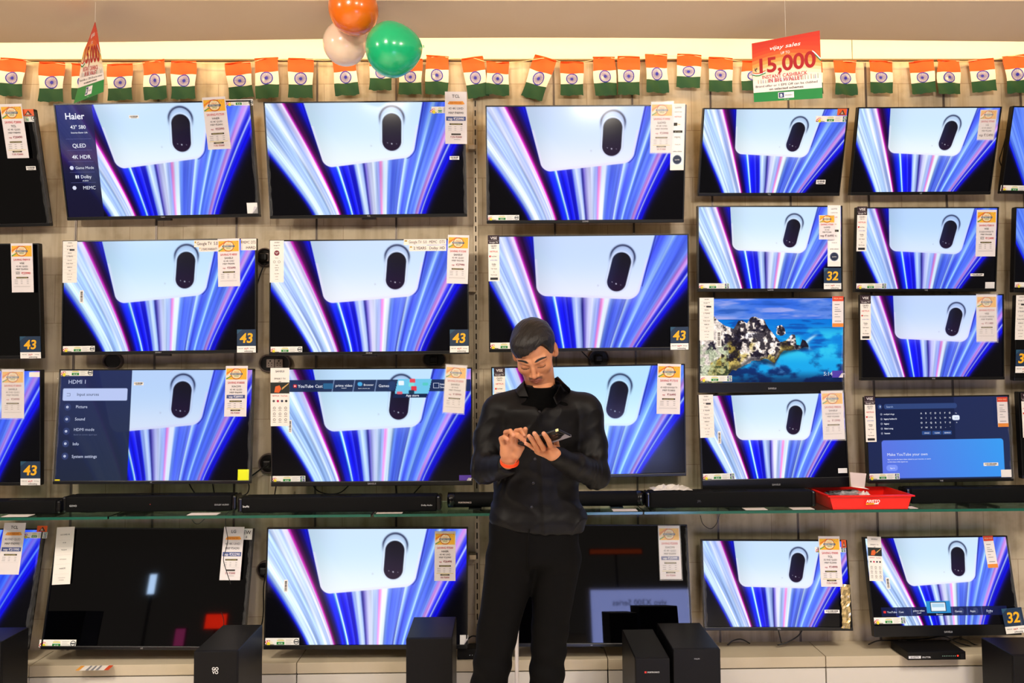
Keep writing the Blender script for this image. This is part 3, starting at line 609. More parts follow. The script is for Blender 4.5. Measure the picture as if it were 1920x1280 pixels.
def television(k, kind, label, logo, chin=.016, brandcol='#B8B8BC', lip=False, sensor=None, group=None):
    x, y, z, yaw, tilt, roll, W, H = TVS[k]; M = tvM(k)
    r = empty('television', M, label, 'television', group)
    if H > .45 and W < .8: chin = .050
    t, s_ = .006, .006
    b = MB()     # bezel: four bars, the lower one deeper
    b.box((-W/2, -.004, H/2-t), (W/2, .020, H/2), BLK); b.box((-W/2, -.004, -H/2+chin), (-W/2+s_, .020, H/2-t), BLK); b.box((W/2-s_, -.004, -H/2+chin), (W/2, .020, H/2-t), BLK)
    b.box((-W/2, -.007, -H/2), (W/2, .022, -H/2+chin), LIPM if lip else BLK, bev=.0025)
    b.build('bezel', r)
    b = MB(); b.box((-W/2+.003, .004, -H/2+.004), (W/2-.003, .026, H/2-.004), BLKM); b.box((-W*.36, .026, -H*.45), (W*.36, .046, H*.12), BLKM, bev=.008); b.build('back_housing', r)
    sw, sh = W-2*s_, H-t-chin; zo = (chin-t)/2
    sc = obj('screen', screen_mesh(kind), r); sc.location = (0, .0005, zo); sc.scale = (sw, 1, sh)
    if isinstance(kind, str): screen_text(kind, r, sw, sh, zo)
    if logo:
        b = MB(); b.text(logo, 0, -H/2+chin*.32, min(.0085, chin*.4), mat('logo_'+brandcol[1:], brandcol, .4, .3, emit=brandcol, es=.0), 0, bold=.03); o = b.build('brand_logo', r); o.location = (0, -.0082, 0); o['label'] = 'pale maker lettering on the lower edge'
    if sensor is not None:
        b = MB(); b.box((sensor-.035, -.004, -H/2-.010), (sensor+.035, .018, -H/2), mat('sensor_plastic', '#150F14', .25), bev=.002); b.build('infrared_sensor', r)
    # wall mount: plate on the back, arm to a plate on the wall
    Mi = M.inverted(); STEEL = mat('mount_steel', '#1C1C1E', .5, .6); b = MB()
    b.box((-.10, .046, -.12), (.10, .050, .02), STEEL)
    for sx in (-.08, .08):
        a = Vector((sx, .046, -.05)); wp = M @ a; e = Mi @ Vector((wp.x, -.001, wp.z))
        b.tube([a, e], .009, STEEL, 8)
    wq = [Mi @ (Vector((M @ Vector((sx, .05, -.05))).to_tuple())*1) for sx in (-.12, .12)]
    c0 = M @ Vector((0, .05, -.05)); pl = [Mi @ Vector((c0.x+dx, -.002, c0.z+dz)) for dx, dz in ((-.12, -.05), (.12, -.05), (.12, .05), (-.12, .05))]
    b.quad([tuple(p) for p in pl], STEEL); b.build('wall_mount', r)
    return r
def place_on(k, px, py, yo, rot):
    x, z = tvloc(k, px, py, yo); return tvM(k) @ Matrix.Translation((x, yo, z)) @ Matrix.Rotation(-rot*D2R, 4, 'Y')
def price_tag(k, cx, cy, wpx, hpx, rot, label, lines, style='sale', yo=-.016, sleeve=False):
    s_ = (3.47+TVS[k][1]+yo)/FPX; w_, h_ = wpx*s_, hpx*s_; b = MB()
    PAPER = '#E6E0E2'
    b.box((-w_/2, 0, -h_/2), (w_/2, .0016, h_/2), ink(PAPER)); T = lambda t, v, hh, col, f=.85, bold=.02, sh=0.: b.text(t, 0, h_/2-v*h_, hh*h_, ink(col), -.0012, wmax=w_*f, bold=bold, shear=sh)
    R = lambda u0, v0, u1, v1, col, dy=.0006: b.rect(-w_/2+u0*w_, h_/2-v1*h_, -w_/2+u1*w_, h_/2-v0*h_, ink(col), -dy)
    table = True
    if style == 'sale':
        top = .05 if hpx > 60 else .02; hb = .27 if hpx > 60 else .30
        R(.04, top, .96, hb, '#EDB431')
        b.quad([(-w_*.46, -.0008, h_/2-hb*h_), (-w_*.46, -.0008, h_/2-(hb-.07)*h_), (w_*-.08, -.0008, h_/2-(top)*h_), (w_*.0, -.0008, h_/2-top*h_)], ink('#F3DDC4'))
        b.quad([(-w_*.46, -.0009, h_/2-hb*h_), (-w_*.46, -.0009, h_/2-(hb-.028)*h_), (-w_*.10, -.0009, h_/2-(hb-.10)*h_), (-w_*.14, -.0009, h_/2-(hb-.08)*h_)], ink('#4E9A50'))
        b.quad([(-w_*.46, -.0009, h_/2-(hb-.10)*h_), (-w_*.46, -.0009, h_/2-(hb-.13)*h_), (-w_*.12, -.0009, h_/2-top*h_), (-w_*.04, -.0009, h_/2-top*h_)], ink('#E27A28'))
        for i in range(7): b.disc(w_*(-.05+.075*i), h_/2-(top+.012+.02*(i % 3))*h_, .0016, ink(('#B04020', '#3A8A40', '#7A3A90')[i % 3]), -.0010, 6)
        m_ = (top+hb)/2; b.disc(0, h_/2-m_*h_, w_*.26, ink('#E9D9B0'), -.0010, 24, h_*.085); b.ring(0, h_/2-m_*h_, w_*.25, w_*.03, ink('#B8502A'), -.0011, 24)
        T('MEGA', m_-.025, .026, '#D8502A', .3, .04); R(.22, m_-.018, .78, m_+.020, '#3C5068', .0012); b.text('REPUBLIC DAY', 0, h_/2-(m_+.012)*h_, .022*h_, ink('#F4F0E8'), -.0018, wmax=w_*.52, bold=.04); b.text('SALE', 0, h_/2-(m_+.055)*h_, .030*h_, ink('#2E7A4A'), -.0018, bold=.05)
        if hpx > 60:
            sv, br, sz, mrp, vsp, disc = lines
            T('SAVING ₹'+sv, .355, .042, '#C8303C', .76, .035); T(br, .425, .038, '#2A2A30', .5, .04); T(sz, .485, .032, '#5A5A60', .72, .01); T('MRP ₹'+mrp, .545, .034, '#26262C', .56, .035)
            offer = vsp.startswith('*'); vsp = vsp.lstrip('*')
            blue = vsp.startswith('#'); vsp = vsp.lstrip('#'); base = .62
            if blue: R(.08, .575, .92, .645, '#46558E'); T('vsp ₹'+vsp, .63, .042, '#F4F4FA', .74, .04)
            elif offer: b.text('OFFER', -w_*.20, h_/2-.60*h_, .022*h_, ink('#26262C'), -.0012, bold=.03); b.text('PRICE', -w_*.20, h_/2-.632*h_, .022*h_, ink('#26262C'), -.0012, bold=.03); b.text('₹'+vsp, w_*.18, h_/2-.63*h_, .042*h_, ink('#C8303C'), -.0012, bold=.04, wmax=w_*.42)
            else: b.text('vsp', -w_*.22, h_/2-.63*h_, .030*h_, ink('#B02048'), -.0012, bold=.05); b.text('₹'+vsp, w_*.12, h_/2-.63*h_, .040*h_, ink('#8A2440'), -.0012, bold=.03, wmax=w_*.46)
            R(.22, .685, .78, .715, '#35302A'); b.text('FINANCE SCHEMES', 0, h_/2-.709*h_, .017*h_, ink('#D8C878'), -.0014, wmax=w_*.5)
            for r_ in range(3):
                for c_ in range(3): R(.14+.28*c_, .745+.035*r_, .14+.28*c_+(.15 if c_ == 0 else .09), .753+.035*r_, '#8A8A8E')
            R(.10, .735, .90, .7365, '#B8B2B0'); R(.10, .85, .90, .8515, '#B8B2B0')
            if disc:
                R(.10, .845, .90, .853, '#D8C82A'); R(.28, .865, .72, .892, '#35302A'); b.text('CASHBACK', 0, h_/2-.887*h_, .016*h_, ink('#D8C878'), -.0014); T(disc, .945, .032, '#A03040', .6, .03)
            else: R(.10, .88, .86, .886, '#9A9A9E')
        else:
            sv, br, sz, mrp, vsp, disc = lines
            T('SAVING ₹'+sv, .42, .07, '#C8303C', .8, .03); T(br, .53, .06, '#2A2A30', .4, .03); T(sz, .63, .05, '#5A5A60', .6, .01); T('MRP ₹'+mrp, .73, .055, '#26262C', .56, .03); T('vsp ₹'+vsp, .89, .09, '#502838', .85, .03)
    elif style == 'brand':
        br, sz, mrp, vsp, disc = lines
        T(br, .115, .058, '#2A2A30', .5, .02)
        b.quad([(-w_*.38, -.0008, h_/2-.235*h_), (-w_*.30, -.0008, h_/2-.185*h_), (w_*.32, -.0008, h_/2-.18*h_), (w_*.40, -.0008, h_/2-.235*h_), (w_*.30, -.0008, h_/2-.245*h_), (-w_*.30, -.0008, h_/2-.245*h_)], ink('#EFA040')); b.text('RUSH TODAY SAVE', 0, h_/2-.225*h_, .024*h_, ink('#B04A20'), -.0014, wmax=w_*.5)
        T(sz, .34, .042, '#6A6A70', .72, .01); T('MRP ₹'+mrp, .425, .042, '#3A3A42', .68, .03); R(.05, .475, .95, .555, '#46558E'); T('vsp ₹'+vsp, .54, .048, '#F4F4FA', .78, .04)
        R(.20, .605, .80, .635, '#35302A'); b.text('FINANCE SCHEMES', 0, h_/2-.63*h_, .017*h_, ink('#D8C878'), -.0014, wmax=w_*.5)
        for r_ in range(3):
            for c_ in range(3): R(.14+.28*c_, .665+.033*r_, .14+.28*c_+(.15 if c_ == 0 else .09), .672+.033*r_, '#8A8A8E')
        R(.10, .765, .90, .767, '#B8B2B0')
        if disc: R(.28, .80, .72, .83, '#35302A'); T(disc, .885, .034, '#A03040', .6, .03); R(.4, .915, .7, .921, '#8A8A8E')
    elif style == 'slip':
        R(0, 0, 1, .16, '#D8452C'); T('MEGA SALE', .10, .05, '#F4D8B0', .8, .03); R(0, .88, 1, 1, '#E08A3A')
        for i, (a, w2) in enumerate(((.26, .45), (.36, .3), (.42, .5), (.48, .6), (.58, .3), (.66, .5), (.80, .6))): R(.2, a, .2+w2, a+.018, '#6A6A70' if i % 3 == 0 else '#9A9A9E')
    o = b.build('price_tag', None, None); o.matrix_world = place_on(k, cx, cy, yo, rot); tag(o, label, 'price tag')
    if sleeve:
        q = MB(); q.box((-w_/2-.004, -.004, -h_/2-.006), (w_/2+.004, -.0034, h_/2+.004), mat('clear_sleeve', '#FFFFFF', .08, spec=.7, alpha=.12)); q.build('clear_sleeve', o)
    # a clip that hooks the card on the set
    q = MB(); q.box((-.006, .0016, h_/2-.016), (.006, -yo-.0045 if -yo-.0045 > .003 else .003, h_/2-.006), mat('clip_white', '#D8D4D0', .4)); q.build('clip', o)
    return o
A, A2, A3, B1 = (0., ), (.22, ), (.45, ), (1., )
R_ = {}
def TV(k, *a, **kw): R_[k] = television(k, *a, **kw); return R_[k]
TV('L1', 'off', 'switched-off television at the upper left edge, orange sticker on its corner', '', sensor=None)
TV('L2', 'off', 'switched-off black television cut by the left edge, blue card with yellow 43 on its corner', '')
TV('L3', (.12, (.80, .88, 1)), 'lit television at the left edge above the soundbars, with a 43 card', '')
TV('L4', (.10, (.55, .72, 1)), 'lit television at the left edge below the glass shelf, leaning back', '')
TV('C1R1', 'haier', 'tilted television showing a navy panel that lists 4K HDR and MEMC', 'Haier', sensor=0)
TV('C1R2', (.14, (.94, .97, 1)), 'television with 43 card, second from top in the leftmost full column', 'SANSUI', sensor=.02)
TV('C1R3', 'hdmi', 'television showing an HDMI 1 settings menu with Input sources highlighted', 'mi', lip=True)
TV('C1R4', 'off', 'large switched-off television leaning back, white spec strip on its upper left', 'LG')
TV('C2R1', (.0, ), 'tilted television in the top row, just right of the one with the navy feature panel', 'TCL', sensor=0)
TV('C2R2', (.20, (1, .98, 1)), 'television with a long cream feature strip on its top edge and a 43 card', 'SANSUI', sensor=0)
TV('C2R3', 'menu', 'television with a row of apps across the top and App store highlighted', 'SANSUI', chin=.022)
TV('C2R4', (.16, ), 'lit television below the glass shelf, partly hidden by a plain black subwoofer', '', chin=.020)
TV('C3R1', (.06, (1, .97, 1.0)), 'tilted top row television with a tall white spec strip ending in a blue disc', 'LLOYD')
TV('C3R2', (.95, (.97, .95, 1)), 'television right behind the head of the man, 43 card on its lower right', 'VISE')
TV('C3R3', (.78, (.90, .98, 1)), 'lit television behind the man\'s shoulder, right above the soundbars', 'VISE')
TV('C3R4', 'off', 'switched-off television behind the man\'s legs with mirror lettering reflected in it', 'mi', lip=True)
TV('C4R1', (1., ), 'small tilted television in the top row with an orange and dark sticker on its corner', 'TCL')
TV('C4R2', (.95, (1, 1, 1)), 'small television with a blue and yellow 32 card, second from the top in its column', 'LLOYD')
TV('C4R3', 'ocean', 'television showing rocks in a blue sea and the time 5:14', 'SANSUI')
TV('C4R4', (.80, ), 'small lit television with a thick lower edge, directly above the red tray', 'SANSUI')
TV('C4R5', (.80, (.98, .98, 1)), 'small lit television below the glass shelf with gold film wrinkled on its right side', 'TCL')
TV('C5R1', (.98, ), 'small tilted television in the top row right of the flat cashback sign', 'LG')
TV('C5R2', (.98, (.90, .93, 1)), 'small television second from the top in the right column, black-headed strip at its left', 'VISE')
TV('C5R3', (1., (.94, .93, 1)), 'small television third from the top in the right column, right of the sea picture', 'VISE')
TV('C5R4', 'search', 'television showing a letter keyboard and a big blue sign-in panel', 'VISE')
TV('C5R5', 'strip', 'small television with an app row near its lower edge, above the splitter box', 'SANSUI')
TV('C6R1', (.9, (.5, .62, 1)), 'television cut by the right edge, topmost of the four there', '')
TV('C6R2', (.9, (.5, .62, 1)), 'television cut by the right edge, second from the top', '')
TV('C6R3', 'off', 'television cut by the right edge with part of a 32 card on it', '')
TV('C6R4', 'off', 'dark television cut by the right edge, lowest of the four there', '')
E_ = [('C1R1', 449, 192, 50, 11, 'ring'), ('C1R2', 147, 654, 61, 11, 'ring'), ('C1R3', 143.5, 698.5, 61, 12, 'ring'), ('C1R4', 108, 1206, 66, 13, 'ring'), ('C2R1', 826, 206, 34, 12, 'ring'), ('C2R2', 536, 655, 61, 11, 'ring'), ('C2R3', 540, 897.5, 64, 11, 'pm'), ('C2R4', 528, 1202.5, 64, 13, 'ring'), ('C3R1', 943, 408, 62, 10, 'ring'), ('C3R2', 947, 648, 60, 12, 'ring'),
      ('C4R1', 1559, 223, 60, 11, 'pm'), ('C4R2', 1338, 536, 60, 10, 'pm'), ('C4R3', 1342, 709.5, 61, 11, 'pm'), ('C4R4', 1347, 893, 61, 11, 'pm'), ('C4R5', 1557, 1030, 58, 10, 'pm'), ('C5R2', 1634, 536, 58, 10, 'pm'), ('C5R4', 1657, 893, 60, 11, 'pm'), ('C5R5', 1668, 1163, 60, 11, 'pm'), ('C6R1', 1904, 353, 58, 11, 'ring'), ('C6R2', 1932, 534, 60, 10, 'ring'), ('L4', 66, 1003, 44, 11, 'pm'), ('L1', 52, 222, 26, 12, 'ring'), ('C3R4', 948, 990, 60, 12, 'ring')]
for k, x, y, w_, h_, e in E_: stick(R_[k], k, 'energy_label', energy, x, y, w_, h_, end=e)
for k, x, y, w_, h_, n in (('L2', 57, 651, 38, 41, '43'), ('L3', 57, 887, 36, 44, '43'), ('C1R2', 462, 639, 35, 43, '43'), ('C2R2', 861, 639, 35, 43, '43'), ('C3R2', 1274, 634, 34, 43, '43'), ('C4R2', 1561, 522, 33, 40, '32'), ('C5R5', 1901, 1163, 38, 44, '32'), ('C6R3', 1921, 677, 34, 44, '32')):
    stick(R_[k], k, 'size_card', badge, x, y, w_, h_, rot=4 if k == 'C5R5' else 0, yo=-.011, n=n, label='navy card with yellow %s above a white band' % n)
for k, x, y, w_, h_, kd, rt in (('C1R2', 131, 491, 27, 78, 'sansui', 0), ('C2R2', 519, 490, 26, 79, 'qled', 0), ('C2R3', 525, 744, 35, 108, 'picture', 0), ('C3R2', 926, 484, 21, 86, 'vise', 0), ('C3R3', 937, 732, 21, 86, 'vise', 0), ('C1R4', 119, 1041, 33, 102, 'lg', 3), ('C3R1', 1270.5, 257, 26, 122, 'lloyd', 0), ('C4R2', 1564, 442, 25, 116, 'lloyd', 0),
                              ('C4R3', 1325, 598, 27, 80, 'sansui', 0), ('C4R4', 1325, 780, 27, 80, 'sansui', 0), ('C5R2', 1616, 429, 19, 84, 'vise', 0), ('C5R3', 1623, 595, 20, 84, 'vise', 0), ('C5R4', 1632, 785, 20, 86, 'vise', 0), ('C5R5', 1641, 1047, 26, 80, 'picture', -3), ('C6R3', 1914, 595, 20, 84, 'sansui', 0), ('C6R4', 1926, 778, 20, 84, 'vise', 0)):
    stick(R_[k], k, 'spec_strip', strip, x, y, w_, h_, rot=rt, yo=-.0075, kind=kd)
for k, x, y, w_, h_, vt in (('L1', 58, 315, 18, 7, 0), ('C1R1', 251, 219, 18, 5.5, 0), ('C2R1', 852, 296, 18, 6.5, 0), ('C1R2', 153, 556, 7, 24, 1), ('C1R3', 260, 719, 18, 6, 0), ('C2R3', 544, 799, 6, 24, 1), ('C2R4', 536, 1098, 7, 22, 1), ('C4R1', 1539, 341, 18, 8, 0), ('C4R3', 1348, 635, 9, 31, 1), ('C4R4', 1349, 820, 6, 23, 1), ('C4R5', 1560, 1146, 28, 6, 0), ('C5R2', 1832, 515, 26, 5, 0), ('C5R4', 1858, 870, 28, 6, 0), ('C5R5', 1665, 1093, 7, 20, 1)):
    stick(R_[k], k, 'barcode_sticker', barcode, x, y, w_, h_, vert=bool(vt))
def plainst(b, x, z, w_, h_, y, col='#F0EEEC', curl=None):
    b.rect(x-w_/2, z-h_/2, x+w_/2, z+h_/2, ink(col), y)
    if curl: b.quad([(x+w_*.0, y-.0015, z-h_/2), (x+w_/2, y-.0015, z-h_/2), (x+w_/2, y-.003, z+h_*.1)], ink(curl)); b.quad([(x+w_*.0, y-.0020, z-h_/2), (x+w_/2, y-.003, z+h_*.1), (x+w_*.22, y-.006, z+h_*.15)], ink('#D8D4DC'))
for k, x, y, w_, h_, col, curl in (('C1R1', 473, 390, 20, 20, '#F0EEEC', '#9A989A'), ('C2R4', 870, 1199, 15, 17, '#E8E6E4', '#2A2A2A'), ('C2R3', 873, 897, 24, 13, '#5A3EB0', '#E8E0F0'), ('C4R3', 1572, 701, 24, 13, '#4A36B0', '#E8E0F0'), ('C4R4', 1580, 882, 17, 9, '#F0F0F0', None), ('C5R2', 1856, 535, 18, 13, '#F0EEEC', None), ('C5R4', 1887, 887, 20, 14, '#F0EEEC', None), ('L3', 66, 702, 22, 9, '#F4EEEA', None)):
    stick(R_[k], k, 'corner_sticker', plainst, x, y, w_, h_, col=col, curl=curl)
stick(R_['C1R3'], 'C1R3', 'sticky_note', plainst, 457, 890, 22, 20, col='#E8F01A', label='bright yellow note on the lower right corner')
stick(R_['C1R3'], 'C1R3', 'sticky_note', plainst, 106, 901, 12, 5, col='#E8D81A', label='scrap of yellow note on the lower left corner')
def orange_st(b, x, z, w_, h_, y):
    b.rect(x-w_/2, z-h_/2, x+w_/2, z+h_/2, ink('#E05A20'), y); b.quad([(x-w_*.3, y-.0005, z-h_*.4), (x+w_*.35, y-.0005, z-h_*.4), (x+w_*.05, y-.0005, z+h_*.35)], ink('#4A2A20')); b.quad([(x-w_*.15, y-.001, z-h_*.3), (x+w_*.15, y-.001, z-h_*.3), (x+w_*.0, y-.001, z+h_*.1)], ink('#C8A890'))
for k, x, y, w_, h_ in (('L1', 52, 211, 22, 12), ('L4', 79, 991, 19, 11), ('C4R1', 1579, 210, 18, 12), ('C4R5', 1582, 1019, 9, 14)):
    stick(R_[k], k, 'corner_sticker', orange_st, x, y, w_, h_, label='orange sticker with a dark peak shape', yo=-.0078)
stick(R_['C1R2'], 'C1R2', 'feature_strip', gbar, 387, 456.5, 46, 13, t1='Google TV  5.0', t2='', yo=-.0074); stick(R_['C1R2'], 'C1R2', 'feature_strip', gbar, 391, 467, 36, 9, t1='2 YEARS WARRANTY', t2='', yo=-.0070); stick(R_['C1R2'], 'C1R2', 'feature_strip', gbar, 466, 458, 29, 22, t1='MEMC  DTS', t2='HARD', yo=-.0072)
stick(R_['C2R2'], 'C2R2', 'feature_strip', gbar, 797, 453.5, 80, 11, t1='Google TV  5.0   MEMC   DTS', t2='', yo=-.0074); stick(R_['C2R2'], 'C2R2', 'feature_strip', gbar, 802, 465, 70, 11, t1='2 YEARS   Dolby  HD', t2='', yo=-.0070)
def newst(b, x, z, w_, h_, y): b.rect(x-w_/2, z-h_/2, x+w_/2, z+h_/2, ink('#EFECE8'), y); b.text('NEW', x, z, h_*.32, ink('#2A2A30'), y-.0008, bold=.03); b.text('8', x+w_*.1, z-h_*.36, h_*.2, ink('#2A2A30'), y-.0008)
stick(R_['C1R4'], 'C1R4', 'feature_strip', newst, 460, 1001, 26, 20, yo=-.0074)
for k, sd in (('C1R1', 1), ('C2R1', 1), ('C1R3', 1), ('C1R3', -1), ('C1R4', 1), ('C3R4', 1), ('C5R4', 1), ('C4R5', -1), ('C5R5', 1), ('L4', 1), ('C4R3', 1), ('C2R1', -1), ('C3R1', -1), ('L1', 1)): film(R_[k], TVS[k][6], TVS[k][7], sd, k)
P_ = price_tag
P_('L1', 27, 246, 40, 97, 0, 'price tag on the dark tilted television at the upper left edge', ('28000', 'TCL', '43 4K QLED', '48490', '20490', '7.5% ₹3000'))
P_('L2', 41.5, 502, 40, 91, 0, 'price tag on the dark left-edge television that has a 43 card', ('40910', 'VISE', '43 4K QLED', '64900', '*23990', ''))
P_('L3', 24, 738, 41, 90, 0, 'price tag on the lit television at the left edge above the soundbars', ('18000', 'SANSUI', '43 FHD QLED', '42990', '24990', ''), sleeve=True)
P_('L4', 21.5, 1028, 40, 92, 0, 'white price tag without yellow header at the lower left edge', ('TCL', '43 FHD QLED', '40990', '21990', ''), style='brand')
P_('C1R1', 406, 231, 43, 94, 2, 'price tag hanging crooked on the television with the navy feature panel', ('17500', 'HAIER', '43 4K QLED', '50490', '32990', '7.5% ₹3000'))
P_('C1R2', 429, 492, 41, 90, 1, 'yellow-headed tag saying SAVING 14800 in the second row', ('14800', 'SANSUI', '43 4K UHD', '40490', '25690', ''), yo=-.020)
P_('C1R3', 442.5, 733, 41, 94, 0, 'price tag on the television showing the HDMI 1 menu', ('18000', 'XIAOMI', '43 4K QLED', '46999', '#28999', '5% ₹2000'))
P_('C1R4', 435, 1037, 38, 95, 0, 'white price tag on the switched-off television, a thin cable hanging over it', ('LG', '43 4K UHD', '54290', '32290', '5% ₹2000'), style='brand', yo=-.018)
P_('C2R1', 855, 221, 41, 95, -1, 'white price tag without yellow header sticking up over a top row television', ('TCL', '43 4K UHD', '48990', '25990', '7.5% ₹2500'), style='brand')
P_('C2R2', 858.5, 486, 40, 92, -2, 'yellow-headed tag saying SAVING 15200 at the end of the long feature strip', ('15200', 'SANSUI', '43 4K QLED', '43190', '27990', ''), yo=-.020)
P_('C2R3', 853, 729, 39, 89, -4, 'price tag hanging crooked on the television showing the row of apps', ('15950', 'SANSUI', '43 FHD', '34940', '18990', ''), sleeve=True)
P_('C2R4', 834.5, 1042, 39, 90, 0, 'price tag on the lit television behind the plain black subwoofer', ('7500', 'HAIER', '43 4K UHD', '33990', '26490', '5% ₹2000'))
P_('C3R1', 1240.5, 239, 41, 93, 0, 'price tag next to the tall white strip with the blue disc', ('19990', 'LLOYD', '43 4K UHD', '43990', '23990', '5% ₹1000'), sleeve=True)
P_('C3R3', 1254, 729, 44, 94, -2, 'price tag on the television behind the man\'s shoulder', ('17310', 'VISE', '43 ULED GOOGLE TV', '33800', '16490', ''))
P_('C3R4', 1256, 1035, 40, 96, 0, 'price tag on the switched-off television behind the man\'s legs', ('25000', 'XIAOMI', '43 4K QLED', '50999', '#25999', '5% ₹2000'), sleeve=True)
P_('C4R2', 1550.5, 426, 30, 46, 0, 'short price card overlapping the white strip on the television with the 32 card', ('7000', 'LLOYD', '32 HD', '23490', '16490', ''), yo=-.020)
P_('C4R3', 1571, 584, 21, 58, 0, 'narrow orange-ended price slip on the television showing the sea', (), style='slip')
P_('C4R4', 1562, 778, 41, 91, 0, 'price tag on the television above the red tray', ('8500', 'SANSUI', '32 QLED GOOGLE TV', '25490', '13990', ''), sleeve=True)
P_('C4R5', 1557, 1052, 40, 91, 0, 'price tag on the small television with gold-reflection film, below the shelf', ('9000', 'TCL', '32 FHD QLED', '23990', '14990', '7.5% ₹1000'))
P_('C5R1', 1851, 234, 32, 54, 0, 'short price card reading 15490 at the top of the right column', ('7000', 'LG', '32 HD READY', '22490', '15490', ''), sleeve=True)
P_('C5R2', 1849, 437, 38, 88, 0, 'price tag on the small television just right of the one with the 32 card', ('28510', 'VISE', '32 QLED GOOGLE TV', '41000', '*12490', ''))
P_('C5R3', 1850, 596, 39, 89, 0, 'price tag on the small television just right of the sea picture', ('27510', 'VISE', '32 QLED WEBOS', '38990', '11480', ''), sleeve=True)
P_('C5R4', 1880, 772, 20, 56, 0, 'narrow orange-ended price slip on the television showing the search keyboard', (), style='slip')
P_('C5R5', 1857, 1034, 19, 58, 2, 'narrow orange-ended price slip on the television above the splitter box', (), style='slip')
def film_reflection(b, x, z, w_, h_, y):  # crinkled wrapping film; the gold reflection on it is put into its colour
    R1 = random.Random(2); nx, nz = 5, 16; v = [(x-w_/2+w_*i/nx+R1.uniform(-.25, .25)*w_/nx+(.3*w_*(1-j/nz)*(i == 0)), y-R1.random()*.006, z-h_/2+h_*j/nz) for j in range(nz+1) for i in range(nx+1)]
    b.add(v, [(j*(nx+1)+i, j*(nx+1)+i+1, (j+1)*(nx+1)+i+1, (j+1)*(nx+1)+i) for j in range(nz) for i in range(nx)], mat('film_gold_reflection', '#D8C08A', .22, .75))
stick(R_['C4R5'], 'C4R5', 'clear_film', film_reflection, 1584, 1136, 19, 78, rot=-4, yo=-.008, label='crinkled film at the right edge, its gold reflection painted in')

# ================================================================== GARLAND, SIGNS, BALLOONS
FLG = [(25, 112, 182, 46, 4), (99, 119, 194, 45, 0), (160, 122, 190, 46, 0), (226.5, 122, 191, 47, -2), (291, 116, 190, 43, -5), (345.5, 117, 188, 46, 0), (448, 119, 186, 46, -7), (501, 111, 188, 45, -2), (564.5, 112, 187, 46, 0), (647, 112, 182, 44, -6), (716, 104, 172, 44, 3), (770, 112, 180, 44, 1), (820, 107, 181, 43, 2),
       (888, 110, 186, 41, -9), (933, 118, 182, 43, 1), (1017, 110, 186, 43, 20), (1072, 118, 182, 44, 1), (1132.5, 109, 183, 43, -3), (1178, 108, 182, 42, 1), (1230, 104, 177, 43, -2), (1291, 104, 167, 46, 3), (1350, 110, 176, 46, 2), (1412, 116, 172, 44, 1), (1520, 117, 178, 44, -2), (1583, 116, 181, 45, -2), (1650, 116, 178, 45, 1), (1727, 116, 178, 45, -4), (1777, 115, 180, 45, 0), (1839, 113, 176, 45, -3), (1903, 106, 178, 48, -6)]
CLOTH = [mat('flag_saffron', '#E64A04', .7, bump=(180, .2)), mat('flag_white', '#DED2C4', .7, bump=(180, .2)), mat('flag_green', '#084220', .7, bump=(180, .2)), mat('flag_wheel', '#16149A', .6)]
def flag_mesh(seed):
    R1 = random.Random(seed); a1, a2, ph = R1.uniform(.004, .008), R1.uniform(.002, .004), R1.uniform(0, 6)
    w_, h_ = .118, .184; wave = lambda x, z: -.006+a1*math.sin(x*38+ph)*(.3-z*3)+a2*math.sin(x*70+z*40+ph*2)
    xw = lambda x, z: x*(1+.04*math.sin(z*30+ph)); b = MB(); nx, nz = 10, 12
    bands = (0, .34, .66, 1); zs = np.concatenate([np.linspace(bands[i], bands[i+1], 5)[:-1] for i in range(3)]+[[1]])
    v = [(xw(-w_/2+w_*i/nx, -h_*t), wave(-w_/2+w_*i/nx, -h_*t), -h_*t+(.002*math.sin(i*2+seed) if t == 1 else 0)) for t in zs for i in range(nx+1)]
    for j in range(12):
        b.add([], [], CLOTH[0]); m = CLOTH[j//4]
        i0 = b.mi(m)
        for i in range(nx): 
            q = (j*(nx+1)+i, (j+1)*(nx+1)+i, (j+1)*(nx+1)+i+1, j*(nx+1)+i+1); b.f.append(q); b.m.append(i0); b.sm.append(True)
    b.v.append(np.array(v)); b.n += len(v)
    cz = -h_*.5; r_ = .0305; P = lambda r, a: (xw(r*math.cos(a), cz), wave(r*math.cos(a), cz+r*math.sin(a))-.0012, cz+r*math.sin(a))
    n = 28; vv = [P(q, 2*math.pi*i/n) for q in (r_-.0046, r_) for i in range(n)]; b.add(vv, [(i, (i+1) % n, n+(i+1) % n, n+i) for i in range(n)], CLOTH[3])
    vv = []; ff = []
    for s_ in range(24):
        a = 2*math.pi*s_/24; vv += [P(.004, a-.12), P(.004, a+.12), P(r_-.003, a+.045), P(r_-.003, a-.045)]; ff.append((4*s_, 4*s_+1, 4*s_+2, 4*s_+3))
    b.add(vv, ff, CLOTH[3]); b.add([P(.0075, 2*math.pi*i/10) for i in range(10)], [tuple(range(10))], CLOTH[3])
    # folded hem that holds the string
    b.tube([(-w_/2, wave(-w_/2, 0), .001), (0, wave(0, 0), .0015), (w_/2, wave(w_/2, 0), .001)], .0035, CLOTH[0], 6)
    return b.mesh('flag')
FM = [flag_mesh(i) for i in range(5)]
ORD = 'first second third fourth fifth sixth seventh eighth ninth tenth eleventh twelfth thirteenth fourteenth fifteenth'.split()
